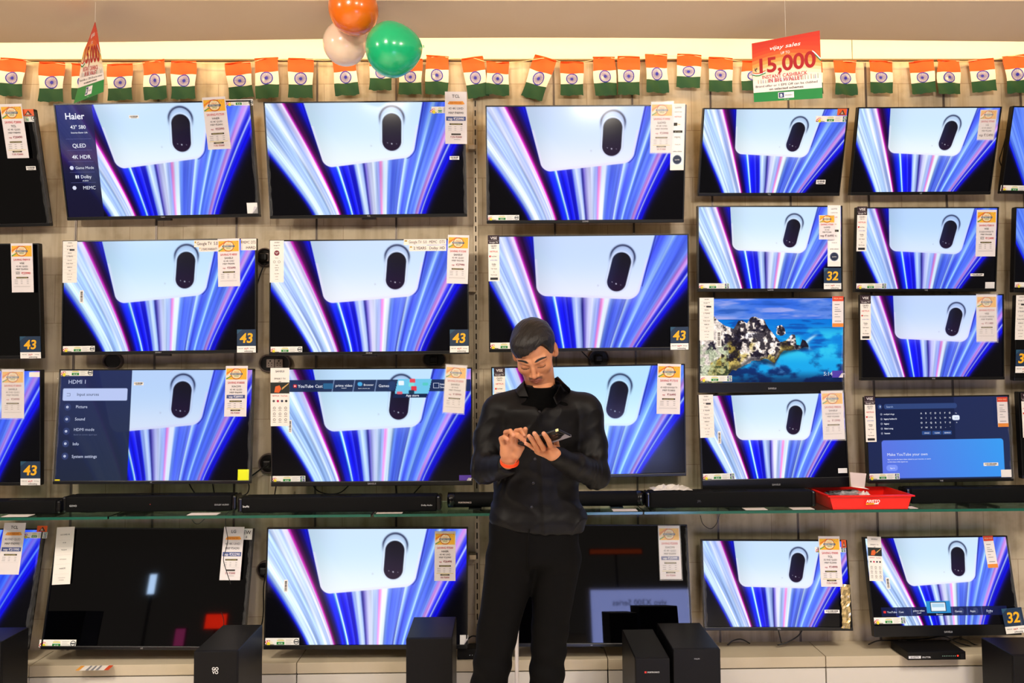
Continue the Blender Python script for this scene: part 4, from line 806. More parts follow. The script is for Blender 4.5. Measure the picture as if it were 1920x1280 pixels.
extra = {2: 'tricolour flag half hidden behind the curled sign at the left', 9: 'tricolour flag partly covered by the white balloon', 10: 'tricolour flag whose top is covered by the green balloon, left one of two', 11: 'tricolour flag whose upper left is covered by the green balloon', 13: 'tilted tricolour flag overlapping its right-hand neighbour', 14: 'straight tricolour flag whose left edge is overlapped by a tilted one', 15: 'strongly slanted tricolour flag on the string above the top row', 22: 'tricolour flag showing only left of the flat cashback sign', 23: 'tricolour flag almost wholly behind the flat cashback sign', 29: 'tricolour flag cut by the right edge of the photo', 12: 'tricolour flag just right of the green balloon, standing clear of it', 1: 'straight tricolour flag between the left edge flag and the curled sign', 0: 'tricolour flag at the left edge of the photo', 24: 'tricolour flag just right of the flat cashback sign', 21: 'tricolour flag next but one to the left of the flat cashback sign'}
tops = []
for i, (cx, y0, y1, w_, tl) in enumerate(FLG):
    p = U(cx+tl*.3, y0, -.034); s_ = 3.436/FPX
    o = bpy.data.objects.new('flag', FM[(i*3) % 5]); COL.objects.link(o); o.location = p
    o.scale = (w_*s_/.118, 1, (y1-y0)*s_/.184/math.cos(tl*D2R)); o.rotation_euler = (R_seed := random.Random(i)).uniform(-.04, .02), tl*D2R, R_seed.uniform(-.12, .12)
    lab = extra.get(i) or ('paper tricolour flag on the string, %s from the %s' % ((ORD[i], 'left') if i < 15 else (ORD[29-i], 'right')))
    tag(o, lab, 'flag', 'tricolour flags strung along the wall'); tops.append(tuple(p+np.array([0, -.006, .001])))
sp_ = []
for i, p in enumerate(tops):
    sp_.append(p)
    if i+1 < len(tops): q = tops[i+1]; sp_.append(((p[0]+q[0])/2, -.038, (p[2]+q[2])/2-.006))
sp_ = [tuple(U(-60, 118, -.036))]+sp_+[tuple(U(1990, 112, -.036))]
b = MB(); b.tube(smooth_path(sp_, 4), .0014, mat('string_cream', '#E8DCB0', .5), 6); tag(b.build('garland_string'), 'thin cream string holding the row of small flags', 'string')

def patch_warp(b, fn):
    """bend everything drawn in the unit square (x, layer, z) onto a sheet"""
    for i, a in enumerate(b.v):
        b.v[i] = np.array([fn(x, z, y) for x, y, z in a])
def sign(fn, label, sheetw=1., seed=0):
    b = MB(); k = ink
    def gr(x0, z0, x1, z1, cf, y, nx=10, nz=6):
        for i in range(nx):
            for j in range(nz):
                a0, a1 = x0+(x1-x0)*i/nx, x0+(x1-x0)*(i+1)/nx; c0, c1 = z0+(z1-z0)*j/nz, z0+(z1-z0)*(j+1)/nz
                b.rect(a0, c0, a1, c1, k(cf), y)
    gr(0, 0, 1, .155, '#13803A', 0, 10, 3); gr(0, .155, 1, .30, '#F1E6E0', 0, 10, 3)
    # upper field: red to orange to cream
    ramp = ['#EFE4DC', '#EFE2D2', '#EEDDC0', '#ECD0A0', '#E8B870', '#E49A48', '#DE7A34', '#D85A26', '#D24420', '#CE3A1E', '#CC341C', '#C8301C']
    n = len(ramp)
    for j in range(n):
        for i in range(12):
            f0 = lambda x, q: .30+.70*(q/n)**1.0+(.10*math.sin(x*3.0+.3)-.06)*math.sin(math.pi*min(1, q/n))
            x0, x1 = i/12, (i+1)/12
            b.quad([(x0, 0, f0(x0, j)), (x1, 0, f0(x1, j)), (x1, 0, f0(x1, j+1)), (x0, 0, f0(x0, j+1))], k(ramp[j]))
    T = lambda t, x, z, h_, c, **kw: b.text(t, x, z, h_, k(c), kw.pop('y', -.0010), **kw)
    T('vijay sales', .50, .83, .060, '#FBF3EE', shear=.25, bold=.03, fit=.45)
    T('UP TO', .50, .735, .040, '#FBF3EE', fit=.13, bold=.01)
    v, f = textgeo('15,000', .045, 0.)
    T('15,000', .52, .475, .235, '#A80E18', bold=.060, fit=.82, y=-.0014)
    T('₹', .055, .50, .065, '#2A2A30', bold=.02)
    T('INSTANT CASHBACK', .475, .372, .055, '#C4202A', bold=.02, fit=.66); T('IN BFL WALLET', .485, .305, .060, '#C4202A', bold=.02, fit=.50)
    T('Brand offer or 1 EMI Off can be clubbed', .49, .235, .036, '#1C1C22', bold=.03, fit=.90); T('on selected schemes', .49, .178, .036, '#1C1C22', bold=.03, fit=.50)
    # figures of a crowd, faint
    R1 = random.Random(5)
    for i in range(26):
        x = .08+.035*i+R1.uniform(-.01, .01); c = R1.choice(['#B9A89A', '#A8A4B8', '#C8A890', '#B0B8A0']); h_ = R1.uniform(.03, .06)*(1.6 if x > .75 else 1)
        b.quad([(x-.008, -.0005, .30), (x+.008, -.0005, .30), (x+.006, -.0005, .30+h_), (x-.006, -.0005, .30+h_)], k(c)); b.disc(x, .305+h_, .006, k(c), -.0005, 6)
    # tricolour ribbons
    def rib(pts, wd, cols):
        for q, c in enumerate(cols):
            for i in range(len(pts)-1):
                (x0, z0), (x1, z1) = pts[i], pts[i+1]; o = (q-1)*wd
                b.quad([(x0, -.0008, z0+o-wd/2), (x1, -.0008, z1+o-wd/2), (x1, -.0008, z1+o+wd/2), (x0, -.0008, z0+o+wd/2)], k(c))
    rib([(0, .475), (.05, .455), (.10, .452), (.15, .468), (.20, .485)], .018, ('#1E7A3C', '#F4F0EC', '#D8602A'))
    rib([(.885, .71), (.92, .68), (.95, .64), (.98, .60), (1., .58)], .026, ('#1E7A3C', '#F4F0EC', '#D8402A'))
    b.rect(.37, .035, .60, .13, k('#F1EAEA'), -.0008); b.rect(.38, .045, .455, .125, k('#1C2A6A'), -.0012); T('B', .417, .06, .045, '#ffffff', y=-.0016, bold=.05); T('FINSERV', .525, .07, .020, '#44485A', y=-.0012); T('T&C apply', .49, .012, .012, '#D8E8D8')
    patch_warp(b, fn)
    # white back of the sheet
    n_ = 10; g = [fn(i/n_, j/n_, .0006) for j in range(n_+1) for i in range(n_+1)]
    b.add(g, [(j*(n_+1)+i, j*(n_+1)+i+1, (j+1)*(n_+1)+i+1, (j+1)*(n_+1)+i) for j in range(n_) for i in range(n_)], k('#E8DCD8'))
    o = b.build('hanging_sign'); tag(o, label, 'sign', 'cashback signs hanging from the ceiling'); return o
def sheetfn(Ls, Rs, YL, YR, bulge=0.):
    Ls = [np.array(U(x, y, YL)) for x, y in Ls]; Rs = [np.array(U(x, y, YR)) for x, y in Rs]
    def ip(P, t): t = t*(len(P)-1); i = min(int(t), len(P)-2); f = t-i; return P[i]*(1-f)+P[i+1]*f
    def fn(x, z, y):
        a, c = ip(Ls, 1-z), ip(Rs, 1-z); e = (c-a); nrm = np.cross(e, [0, 0, 1.]); nrm /= np.linalg.norm(nrm)
        p = a+e*x - nrm*y + nrm*bulge*math.sin(math.pi*x)*1.; return p
    return fn
s1 = sheetfn([(1409.3, 81.5), (1411, 136), (1413.8, 191.5)], [(1537, 57), (1539.5, 120), (1542.5, 184)], -.58, -.74)
sign(s1, 'flat cashback sign reading 15,000 hanging in front of the flags at the right')
s2 = sheetfn([(178, 41), (166, 75), (157, 95), (152.5, 115), (149, 142), (146.5, 163), (138, 194)], [(178.5, 41), (183, 62), (187, 90), (190.5, 110), (194, 133), (195, 147), (194, 172)], -.55, -.72)
sign(s2, 'curled cashback sign seen nearly edge-on at the upper left')
STR = mat('sign_thread', '#E0D8C8', .5)
for p, q, lab in ((U(1473, 70, -.66), None, 'thin thread holding up the flat cashback sign'), (U(178.4, 42, -.64), None, 'thin thread holding up the curled cashback sign')):
    b = MB(); zc = 3.05 if p[1] < -.60 else 3.02; b.tube([tuple(p), (p[0], p[1], zc)], .0006, STR, 5); tag(b.build('thread'), lab, 'thread')

def balloon(px, py, Y, r, col, lab, sq=1.0, dirv=(0, 0, 1), col2=None):
    prof = []; n = 26
    for i in range(n+1):
        t = i/n; a = math.pi*(1-t); rr = math.sin(a)*(1+.0*t); zz = -math.cos(math.pi-a)
        z = math.cos(a); k = 1 + (.16*max(0, z)**2 if z > 0 else 0)
        prof.append((max(.0, r*math.sin(a)*(1-.06*max(0, z))), r*z*k*sq))
    prof[-1] = (r*.045, r*1.165*sq); 
    neck = [(r*.04, r*1.20*sq), (r*.06, r*1.22*sq), (r*.03, r*1.235*sq), (.0, r*1.235*sq)]
    M = Matrix.Translation(tuple(U(px, py, Y))) @ Vector(dirv).to_track_quat('Z', 'Y').to_matrix().to_4x4()
    m = mat('balloon_'+col.strip('#'), col, .22, spec=.6, sss=.25, coat=.3)
    b = MB(); b.lathe(prof, m, None, 40); o = b.build('balloon', None, M); o.matrix_world = M
    tag(o, lab, 'balloon', 'cluster of balloons below the ceiling'); q = MB(); q.lathe(neck, m, None, 14); q.build('knot', o); return o
balloon(663, 17, -.78, .099, '#E06C06', 'orange balloon at the top edge of the photo, uppermost of the three', 1.02, (.1, .25, .9))
balloon(647, 82, -.615, .090, '#ECCFB4', 'off-white balloon, lower left of the three', 1.04, (.5, .5, .6))
balloon(735, 93, -.80, .106, '#12AE70', 'green balloon, lower right of the three', .98, (.98, -.0, .10))
b = MB(); p = U(168, -4, -.66); b.lathe([(0, 0), (.022, 0), (.024, .01), (.024, .06), (0, .06)], mat('spot_black', '#15120F', .4), Matrix.Translation((p[0], p[1], p[2]-.002)), 20); tag(b.build('ceiling_spotlight'), 'black spotlight just peeping in at the top edge above the curled sign', 'lamp')

# ================================================================== SHELF, BENCH AND WHAT STANDS ON THEM
ZS = U(400, 971.5, -.30)[2]+.012        # top of the glass
GLASS = mat('green_glass', '#BFE8D8', .03, trans=1, ior=1.5); EDGE = mat('glass_edge', '#1F6A58', .15, spec=.8, trans=.3)
def shelf(x0, x1, lab):
    b = MB(); X0, X1 = U(x0, 968, -.30)[0], U(x1, 968, -.30)[0]
    b.box((X0, -.30, ZS-.012), (X1, -.004, ZS), GLASS); b.box((X0, -.3025, ZS-.012), (X1, -.30, ZS), EDGE); tag(b.build('glass_shelf'), lab, 'shelf', 'glass shelves below the soundbars')
shelf(-60, 202, 'glass shelf pane at the left edge of the photo'); shelf(205, 695, 'glass shelf pane under the two soundbars left of the man'); shelf(701, 1205, 'glass shelf pane passing behind the man'); shelf(1208, 1980, 'long glass shelf pane under the red tray')
BR = mat('bracket_brown', '#4A3C32', .5, .3); brl = {250: 'left of the headphone-thin cable', 100: ''}
for i, x in enumerate((105, 268, 575, 740, 905, 1105, 1207, 1374, 1525, 1668, 1815)):
    p = U(x, 985, -.02)[0]; b = MB(); b.box((p-.045, -.10, ZS-.052), (p+.045, -.001, ZS-.0125), BR, bev=.004); b.box((p-.006, -.24, ZS-.026), (p+.006, -.10, ZS-.0125), BR)
    tag(b.build('shelf_bracket'), 'small brown bracket under the glass shelf, %s from the left' % ORD[i], 'bracket', 'brackets under the glass shelf')
SB = mat('soundbar_cloth', '#050506', .75, spec=.2, bump=(900, .35, .001)); SBG = mat('soundbar_gloss', '#08080A', .22)
def soundbar(x0, x1, yt, yb, Yf, lab, logos=(), depth=.085, rnd=False, led=None):
    a, c = U(x0, yb, Yf), U(x1, yb, Yf); W = c[0]-a[0]; H = (yb-yt)*(3.47+Yf)/FPX; cx = (a[0]+c[0])/2
    r = empty('soundbar', Matrix.Translation((cx, Yf+depth/2, ZS)), lab, 'soundbar', 'soundbars on the glass shelf'); b = MB(); g = MB()
    if rnd:
        n = 24; hh = H/2-.004; pr = []
        b.tube([(-W/2, 0, H/2+.002), (-W/2+.012, 0, H/2+.002), (W/2-.012, 0, H/2+.002), (W/2, 0, H/2+.002)], [hh*.75, hh, hh, hh*.75], SB, 28); b.build('body', r)
        for s_ in (-1, 1): q = MB(); q.tube([(s_*(W/2-.035), 0, H/2+.002), (s_*(W/2-.002), 0, H/2+.002)], hh+.0008, SBG, 28); q.build('end_cap', r)
        fy = -hh-.001
    else:
        b.box((-W/2+.02, -depth/2, .004), (W/2-.02, depth/2, H), SB, bev=.006); b.build('body', r); fy = -depth/2-.0008
        for s_ in (-1, 1): q = MB(); q.box((min(s_*W/2, s_*(W/2-.022)), -depth/2+.001, .004), (max(s_*W/2, s_*(W/2-.022)), depth/2, H-.001), SBG, bev=.009); q.build('end_cap', r)
        q = MB(); q.box((-W*.10, -depth*.30, H-.001), (W*.10, depth*.1, H+.001), SBG); q.build('control_panel', r)
    for s_ in (-.36, .36): q = MB(); q.box((s_*W-.03, -.025, 0), (s_*W+.03, .025, .006), SBG); q.build('foot', r)
    for t, fx, h_, col in logos:
        q = MB(); q.text(t, fx*W, H*.40, h_, mat('logo_'+col[1:], col, .4), 0, bold=.03); o = q.build('brand_logo', r); o.location = (0, fy, 0)
    if led:
        q = MB(); q.disc(led*W, H*.5, .0015, glow('#E05040', 2), fy, 8); q.build('indicator_light', r)
soundbar(-60, 112, 937, 962, -.24, 'black soundbar running off the left edge of the photo')
soundbar(114, 442, 927, 957.5, -.22, 'black soundbar under the television with the HDMI 1 menu', (('GOVO', -.43, .008, '#D8D8DC'), ('DOLBY AUDIO', .42, .007, '#A8A8AC')), led=.01)
soundbar(444, 827, 933, 963, -.27, 'long black soundbar left of the man, chamfered right end', (('boAt', -.455, .010, '#D8D8DC'), ('Dolby Audio', .43, .007, '#C8C8CC')))
soundbar(838, 1210, 926, 957, -.23, 'rounded black soundbar passing behind the man', (('PORTRONICS', -.41, .007, '#E8D8D4'),), rnd=True)
soundbar(1212, 1532, 923, 954, -.245, 'black soundbar running up to the left side of the red tray', (('JBL', -.19, .010, '#3A3A3E'),), led=None)
soundbar(1702, 1985, 915, 945, -.20, 'black soundbar running from the red tray to the right edge', ())
# red tray
def tray():
    z0 = ZS; Yf = -.296; a, c = U(1562, 953, Yf), U(1702, 951, Yf); X0, X1 = a[0], c[0]; H = .066; D = .215; fl = .018
    r = empty('plastic_tray', Matrix.Translation(((X0+X1)/2, Yf+D/2, z0)), 'red plastic tray with cables and remotes on the glass shelf', 'tray')
    RED = mat('tray_red', '#E0190E', .32); w_ = (X1-X0)/2; d = D/2; b = MB()
    def ringv(wx, wy, z): return [(-wx, -wy, z), (wx, -wy, z), (wx, wy, z), (-wx, wy, z)]
    V = ringv(w_, d, .001)+ringv(w_+fl, d+fl*.3, H)+ringv(w_+fl+.010, d+fl*.3+.008, H)+ringv(w_+fl+.010, d+fl*.3+.008, H-.006)+ringv(w_+fl-.003, d+fl*.3-.003, H+.0015)+ringv(w_-.003, d-.003, .004)
    order = [0, 1, 3, 2, 4, 5]; f = [(3, 2, 1, 0)]
    for p_, q_ in zip(order[:-1], order[1:]):
        for i in range(4): f.append((4*p_+i, 4*p_+(i+1) % 4, 4*q_+(i+1) % 4, 4*q_+i))
    f.append((20, 21, 22, 23)); b.add(V, f, RED); b.build('tub', r)
    q = MB(); al = math.atan2(fl*.3, H)
    q.text('ARISTO', .006, 0, .013, mat('tray_white', '#F8ECE8', .4), 0, bold=.05, shear=.1); q.quad([(-.026, 0, -.010), (.032, 0, -.007), (.032, 0, -.001), (-.026, 0, -.004)], mat('tray_yellow', '#F0C020', .4)); q.quad([(.012, -.0003, -.008), (.032, -.0003, -.007), (.032, -.0003, -.001), (.012, -.0003, -.002)], mat('tray_white', '#F8ECE8', .4))
    q.text('PLASTICS', -.006, -.008, .004, mat('tray_redink', '#B01010', .4), -.0006, bold=.03)
    o = q.build('brand_logo', r); o.location = (0, -d-.0125, .034); o.rotation_euler = (al, 0, 0); return r, X0, X1, Yf, D
tr, TX0, TX1, TY, TD = tray()
RM = mat('remote_black', '#0E0E10', .3); PL = mat('bag_film', '#FFFFFF', .08, spec=.9, alpha=.22, bump=(90, .9, .003))
for i, (fx, fy, rz, tx, lab) in enumerate(((.24, .055, 8, -3, 'leftmost black remote lying in the red tray'), (.24, .100, -6, -3, 'second black remote from the left in the red tray'), (.36, .145, 5, -3, 'black remote lying deepest back in the red tray'), (.56, .075, 60, -6, 'black remote next to the white card in the red tray'), (.78, .10, 84, 0, 'black remote lying on the bottom at the right in the red tray'))):
    M = Matrix.Translation((TX0+fx*(TX1-TX0), TY+fy+.02, ZS+(.052 if i < 3 else .036 if i == 3 else .014))) @ Matrix.Rotation(rz*D2R, 4, 'Z') @ Matrix.Rotation(tx*D2R, 4, 'Y')
    b = MB(); b.box((-.075, -.018, -.006), (.075, .018, .006), RM, bev=.004)
    for q in range(6): b.box((-.06+.02*q, -.010, .006), (-.05+.02*q, -.004, .0075), ink('#5A5A60')); b.box((-.06+.02*q, .004, .006), (-.05+.02*q, .010, .0075), ink('#5A5A60'))
    o = b.build('remote_control', None, M); o.matrix_world = M; tag(o, lab, 'remote control', 'remotes heaped in the red tray')
def crumple(name, c, sx, sy, sz, m, lab, cat, seed, nx=12, ny=8):
    R1 = random.Random(seed); v = [(c[0]+sx*(i/nx-.5)+R1.uniform(-.3, .3)*sx/nx, c[1]+sy*(j/ny-.5)+R1.uniform(-.3, .3)*sy/ny, c[2]+sz*R1.random()*math.sin(math.pi*i/nx)**.5*math.sin(math.pi*(j+.5)/(ny+1))) for j in range(ny+1) for i in range(nx+1)]
    b = MB(); b.add(v, [(j*(nx+1)+i, j*(nx+1)+i+1, (j+1)*(nx+1)+i+1, (j+1)*(nx+1)+i) for j in range(ny) for i in range(nx)], m); return tag(b.build(name), lab, cat)
crumple('plastic_bag', (TX0+.36*(TX1-TX0), TY+.075, ZS+.058), .14, .07, .022, PL, 'crumpled clear bag over the remotes in the red tray', 'bag', 4)
crumple('wrapping_film', (TX0+.52*(TX1-TX0), TY+.06, ZS+.052), .05, .05, .03, mat('white_film', '#E4DCD8', .3), 'scrap of whitish film in the middle of the red tray', 'film', 9)
b = MB(); q = [U(x, y, -.20) for x, y in ((1593.5, 885), (1624.5, 887.5), (1621, 913.5), (1596, 912))]; b.quad([tuple(p) for p in q], ink('#D8C8C4')); b.quad([tuple(p+np.array([0, .0012, 0])) for p in q], ink('#D8C8C4')); q2 = [U(1596, 912, -.20), U(1621, 913.5, -.20), U(1630, 917, -.215), U(1600, 913, -.24)]; b.quad([tuple(p) for p in q2], ink('#E8DCD8'))
tag(b.build('paper_card'), 'folded white card standing up out of the red tray', 'card')
crumple('wrapping_paper', (U(1262, 918, -.2)[0], -.16, ZS+.079), .19, .10, .028, mat('wrap_white', '#DDD6CC', .4), 'crumpled white wrapping lying on the soundbar right of the man', 'paper', 6)
for x0, x1, Y, lab in ((350, 406, -.285, 'small white card on the glass shelf below the soundbar under the HDMI menu'), (705, 754, -.288, 'small white card on the glass shelf just right of the gap'), (1150, 1196, -.285, 'white card on the glass shelf just right of the man'), (2, 52, -.285, 'white card on the glass shelf at the left edge'), (1487, 1528, -.285, 'white card on the glass shelf just left of the red tray'), (1706, 1722, -.285, 'slip of paper on the glass shelf just right of the red tray'), (1398, 1440, -.285, 'slip on the shelf below the soundbar left of the tray')):
    b = MB(); a, c = U(x0, 960, Y)[0], U(x1, 960, Y)[0]; b.box((a, Y, ZS), (c, Y+.05, ZS+.001), ink('#E8DCD6')); tag(b.build('shelf_card'), lab, 'card', 'cards lying on the glass shelf')
# bench units
ZB = U(1000, 1208, 0)[2]; YB = UZ(1000, 1237, ZB)[1]; FLOOR = -.15
BEN = mat('bench_laminate', '#C4B7A0', .35, noise=(3, '#B9AB92')); BEN2 = mat('bench_front', '#CFC9C0', .35); GAP = mat('seam_black', '#15120F', .7)
bx = [-4.15]+[U(x, 1262, YB)[0] for x in (54, 556, 1140, 1549)]+[4.15]
bl = ['low display bench unit at the left edge, mostly behind a black subwoofer', 'low grey display bench unit under the switched-off television at the left', 'low grey display bench unit in the middle, behind the man', 'low grey display bench unit between the man and the seam at the right', 'low grey display bench unit at the right, carrying the splitter box']
for i in range(5):
    a, c = bx[i]+.002, bx[i+1]-.002; r = empty('display_bench', Matrix.Translation(((a+c)/2, 0, FLOOR)), bl[i], 'bench', 'low bench units along the wall'); w_ = (c-a)/2; H = ZB-FLOOR
    b = MB(); b.box((-w_, YB, H-.050), (w_, -.001, H), BEN, bev=.0015); b.build('top', r); b = MB(); b.box((-w_+.004, YB+.012, .0), (w_-.004, -.001, H-.050), GAP); b.build('carcass', r)
    n = max(1, round(2*w_/.85)); 
    for j in range(n):
        x0_, x1_ = -w_+2*w_*j/n+.001, -w_+2*w_*(j+1)/n-.001; q = MB(); q.box((x0_, YB+.0005, .012), (x1_, YB+.018, H-.056), BEN2, bev=.001); q.build('drawer_front', r)
SUBM = mat('subwoofer_vinyl', '#0F0E0F', .42, spec=.22, noise=(60, '#0E0D0F')); SUBF = mat('subwoofer_front', '#0C0B0E', .5, spec=.2)
def sub(x0, x1, yt, Yf, depth, lab, logo=None, lx=0., lz=0., lh=.02, col='#E8E8EA'):
    a, c = U(x0, yt, Yf), U(x1, yt, Yf); W = c[0]-a[0]; zt = (a[2]+c[2])/2; cx = (a[0]+c[0])/2; H = zt-FLOOR-.012
    r = empty('subwoofer', Matrix.Translation((cx, Yf+depth/2, FLOOR)), lab, 'subwoofer', 'black subwoofers standing in front of the bench')
    b = MB(); b.box((-W/2, -depth/2+.010, .012), (W/2, depth/2, H+.012), SUBM, bev=.004); b.build('cabinet', r); b = MB(); b.box((-W/2+.0005, -depth/2, .012), (W/2-.0005, -depth/2+.011, H+.0115), SUBF, bev=.003); b.build('front_panel', r)
    for sx in (-1, 1):
        for sy in (-1, 1): q = MB(); q.lathe([(0, 0), (.012, 0), (.014, .012), (0, .012)], SUBF, Matrix.Translation((sx*(W/2-.025), sy*(depth/2-.03), 0)), 14); q.build('foot', r)
    if logo:
        q = MB(); lm_ = mat('logo_'+col[1:], col, .4)
        for j, t in enumerate(logo.split('|')): q.text(t, 0, -j*lh*1.18, lh, lm_, 0, bold=.05)
        if logo == 'PORTRONICS': q.rect(-.036, -.001, -.028, .007, mat('logo_red', '#D03028', .4), 0)
        o = q.build('brand_logo', r); o.location = (lx*W, -depth/2-.0008, H+lz)
sub(363, 445, 1221, -.66, .29, 'black subwoofer at the left of the bench with two stacked rows of white letters', 'GO|VO', 0., -.062, .012)
sub(761, 848, 1197, -.62, .25, 'plain black subwoofer just left of the man', None)
sub(1191, 1256, 1234, -.68, .31, 'narrower black subwoofer right of the man, small red mark and white lettering', 'PORTRONICS', .02, -.045, .0055)
sub(1262, 1351, 1217, -.67, .29, 'wide black subwoofer, right one of the pair beside the man', 'PHILIPS', .0, -.028, .005, '#8A8A90')
sub(-95, 2, 1204, -.52, .17, 'black subwoofer cut by the left edge of the photo', None)
sub(1900, 1985, 1228, -.50, .20, 'black subwoofer cut by the right edge of the photo', None)
# splitter box
def splitter():
    Yf = -.15; a, c = U(1682, 1238, Yf), U(1788, 1236, Yf); W = c[0]-a[0]; D = .14; 
    r = empty('signal_splitter', Matrix.Translation(((a[0]+c[0])/2, UZ(1735, 1238, ZB)[1]+D/2, ZB)), 'flat black splitter box with tiny lights on the bench at the right', 'splitter'); b = MB(); b.box((-W/2, -D/2, .002), (W/2, D/2, .040), SUBM, bev=.002); b.build('housing', r)
    q = MB(); y = -D/2-.0008; q.rect(-W/2+.004, .010, -W/2+.062, .022, ink('#D8D8DC'), y); q.text('8 HDTV', -W/2+.033, .012, .008, ink('#18181C'), y-.0006, bold=.05); q.text('SPLITTER', -W/2+.088, .012, .007, ink('#D8D8DC'), y, bold=.03)
    for i in range(8): q.disc(W*.10+i*.0085, .020, .0013, glow('#C8F0D0', 1.5), y, 6)
    q.disc(W*.36, .021, .004, glow('#FF3020', 3), y, 10); q.rect(W*.41, .008, W*.47, .03, ink('#0A0A0C'), y); q.build('front_print', r)
    q = MB(); q.text('MX 4TH', -W*.30, .04, .008, ink('#B8B8BC'), 0); o = q.build('top_lettering', r); o.rotation_euler = (-math.pi/2, 0, 0); o.location = (0, .02, .0406)
splitter()
CAB = mat('cable_black', '#0C0B0B', .4)
def cable(pts, Y, lab, r_=.003, name='cable', m=None):
    P = [tuple(U(x, y, Y if not hasattr(Y, '__len__') else Y[i])) for i, (x, y) in enumerate(pts)]
    b = MB(); b.tube(smooth_path(P, 6), r_, m or CAB, 7); return tag(b.build(name), lab, 'cable')
cable([(497, 492), (488, 515), (480, 545), (476, 590)], -.03, 'black cable running from the round socket down behind the second row')
cable([(502, 870), (488, 880), (470, 893), (455, 900)], [-.05, -.05, -.04, -.03], 'black cable plugged into the socket beside the HDMI menu television', .004)
cable([(584, 905), (596, 920), (618, 926), (640, 922), (660, 903)], -.08, 'black cable looping below the app row television')
cable([(740, 904), (743, 918), (745, 935)], -.08, 'short black cable hanging right of centre below the app row television')
cable([(796, 903), (782, 918), (766, 936)], -.08, 'slanting black cable below the right part of the app row television')
cable([(519, 904), (516, 920), (514, 936)], -.08, 'straight black cable below the left corner of the app row television')
cable([(352, 900), (358, 913), (369, 930)], -.06, 'slanting black cable behind the soundbar under the HDMI menu television')
cable([(398, 900), (400, 915), (403, 930)], -.06, 'short black cable between the HDMI menu television and its soundbar')
cable([(464, 900), (467, 912), (463, 925), (447, 931)], -.06, 'black cable curling round the lower right corner of the HDMI menu television')
cable([(430, 958), (424, 966), (423, 985), (427, 1010), (424, 1028), (419, 1048), (425, 1072), (433, 1095)], [-.27]*8, 'thin black cable hanging from the glass shelf over a white price tag', .0016)
cable([(415, 1148), (419, 1160), (420, 1180), (422, 1240), (424, 1330)], -.27, 'thin black cable end standing up behind the subwoofer with white lettering', .0014)
cable([(360, 974), (366, 981), (374, 981), (384, 972)], -.25, 'small cable loop under the glass shelf, left part', .0016)
cable([(1313, 966), (1318, 982), (1332, 991), (1343, 982), (1350, 962)], -.20, 'thin cable loop hanging under the glass shelf right of the man', .0016)
cable([(1459, 1178), (1462, 1192), (1465, 1205)], -.10, 'straight cable behind the small television with gold film'); cable([(1506, 1178), (1496, 1192), (1476, 1204), (1458, 1209)], -.08, 'slanting cable below the small television with gold film')
cable([(1364, 1209), (1374, 1201), (1390, 1198), (1406, 1206)], -.05, 'arched cable on the bench just right of the subwoofer pair')
cable([(1628, 1208), (1645, 1201), (1668, 1200), (1700, 1199), (1735, 1197), (1770, 1193), (1800, 1206), (1860, 1220)], -.08, 'long cable running along the bench behind the splitter box')
cable([(1776, 1203), (1795, 1196), (1812, 1200), (1835, 1210), (1866, 1204)], -.07, 'wavy cable on the bench near the right edge'); cable([(1785, 1222), (1815, 1228), (1868, 1234)], -.12, 'cable crossing the bench from the splitter box to the right')
cable([(497, 1078), (494, 1105), (494, 1145), (490, 1172), (478, 1190)], -.04, 'black cable running down the wall between the two big televisions below the shelf', .0035)
cable([(870, 1218), (876, 1200), (886, 1192), (900, 1194)], -.06, 'black cable arching out just left of the man\'s leg', .0035); cable([(866, 1217), (880, 1213), (893, 1215), (905, 1220), (890, 1224), (868, 1222)], -.09, 'coiled black cable on the bench left of the man\'s leg', .004)
cable([(1088, 655), (1096, 664), (1110, 678)], -.05, 'short black cable leading into the round socket behind the man\'s head')
cable([(1888, 250), (1878, 285), (1874, 300), (1880, 315)], -.04, 'black cable bulging out left of the top television at the right edge')
cable([(1070, 1212), (1090, 1212), (1105, 1206), (1130, 1214)], -.08, 'black stand wire below the switched-off television right of the man\'s leg', .0025)
b = MB(); a, c = U(858, 1236, -.14), U(894, 1252, -.14); b.box((a[0], -.17, ZB+.001), (c[0], -.10, ZB+.05), SUBM, bev=.003)
for dx in (.06, .072): b.disc(a[0]+dx, ZB+.022, .0012, glow('#E0E0E0', 1.5), -.1708, 6)
tag(b.build('media_box'), 'small black box with two tiny lights on the bench left of the man', 'media box')
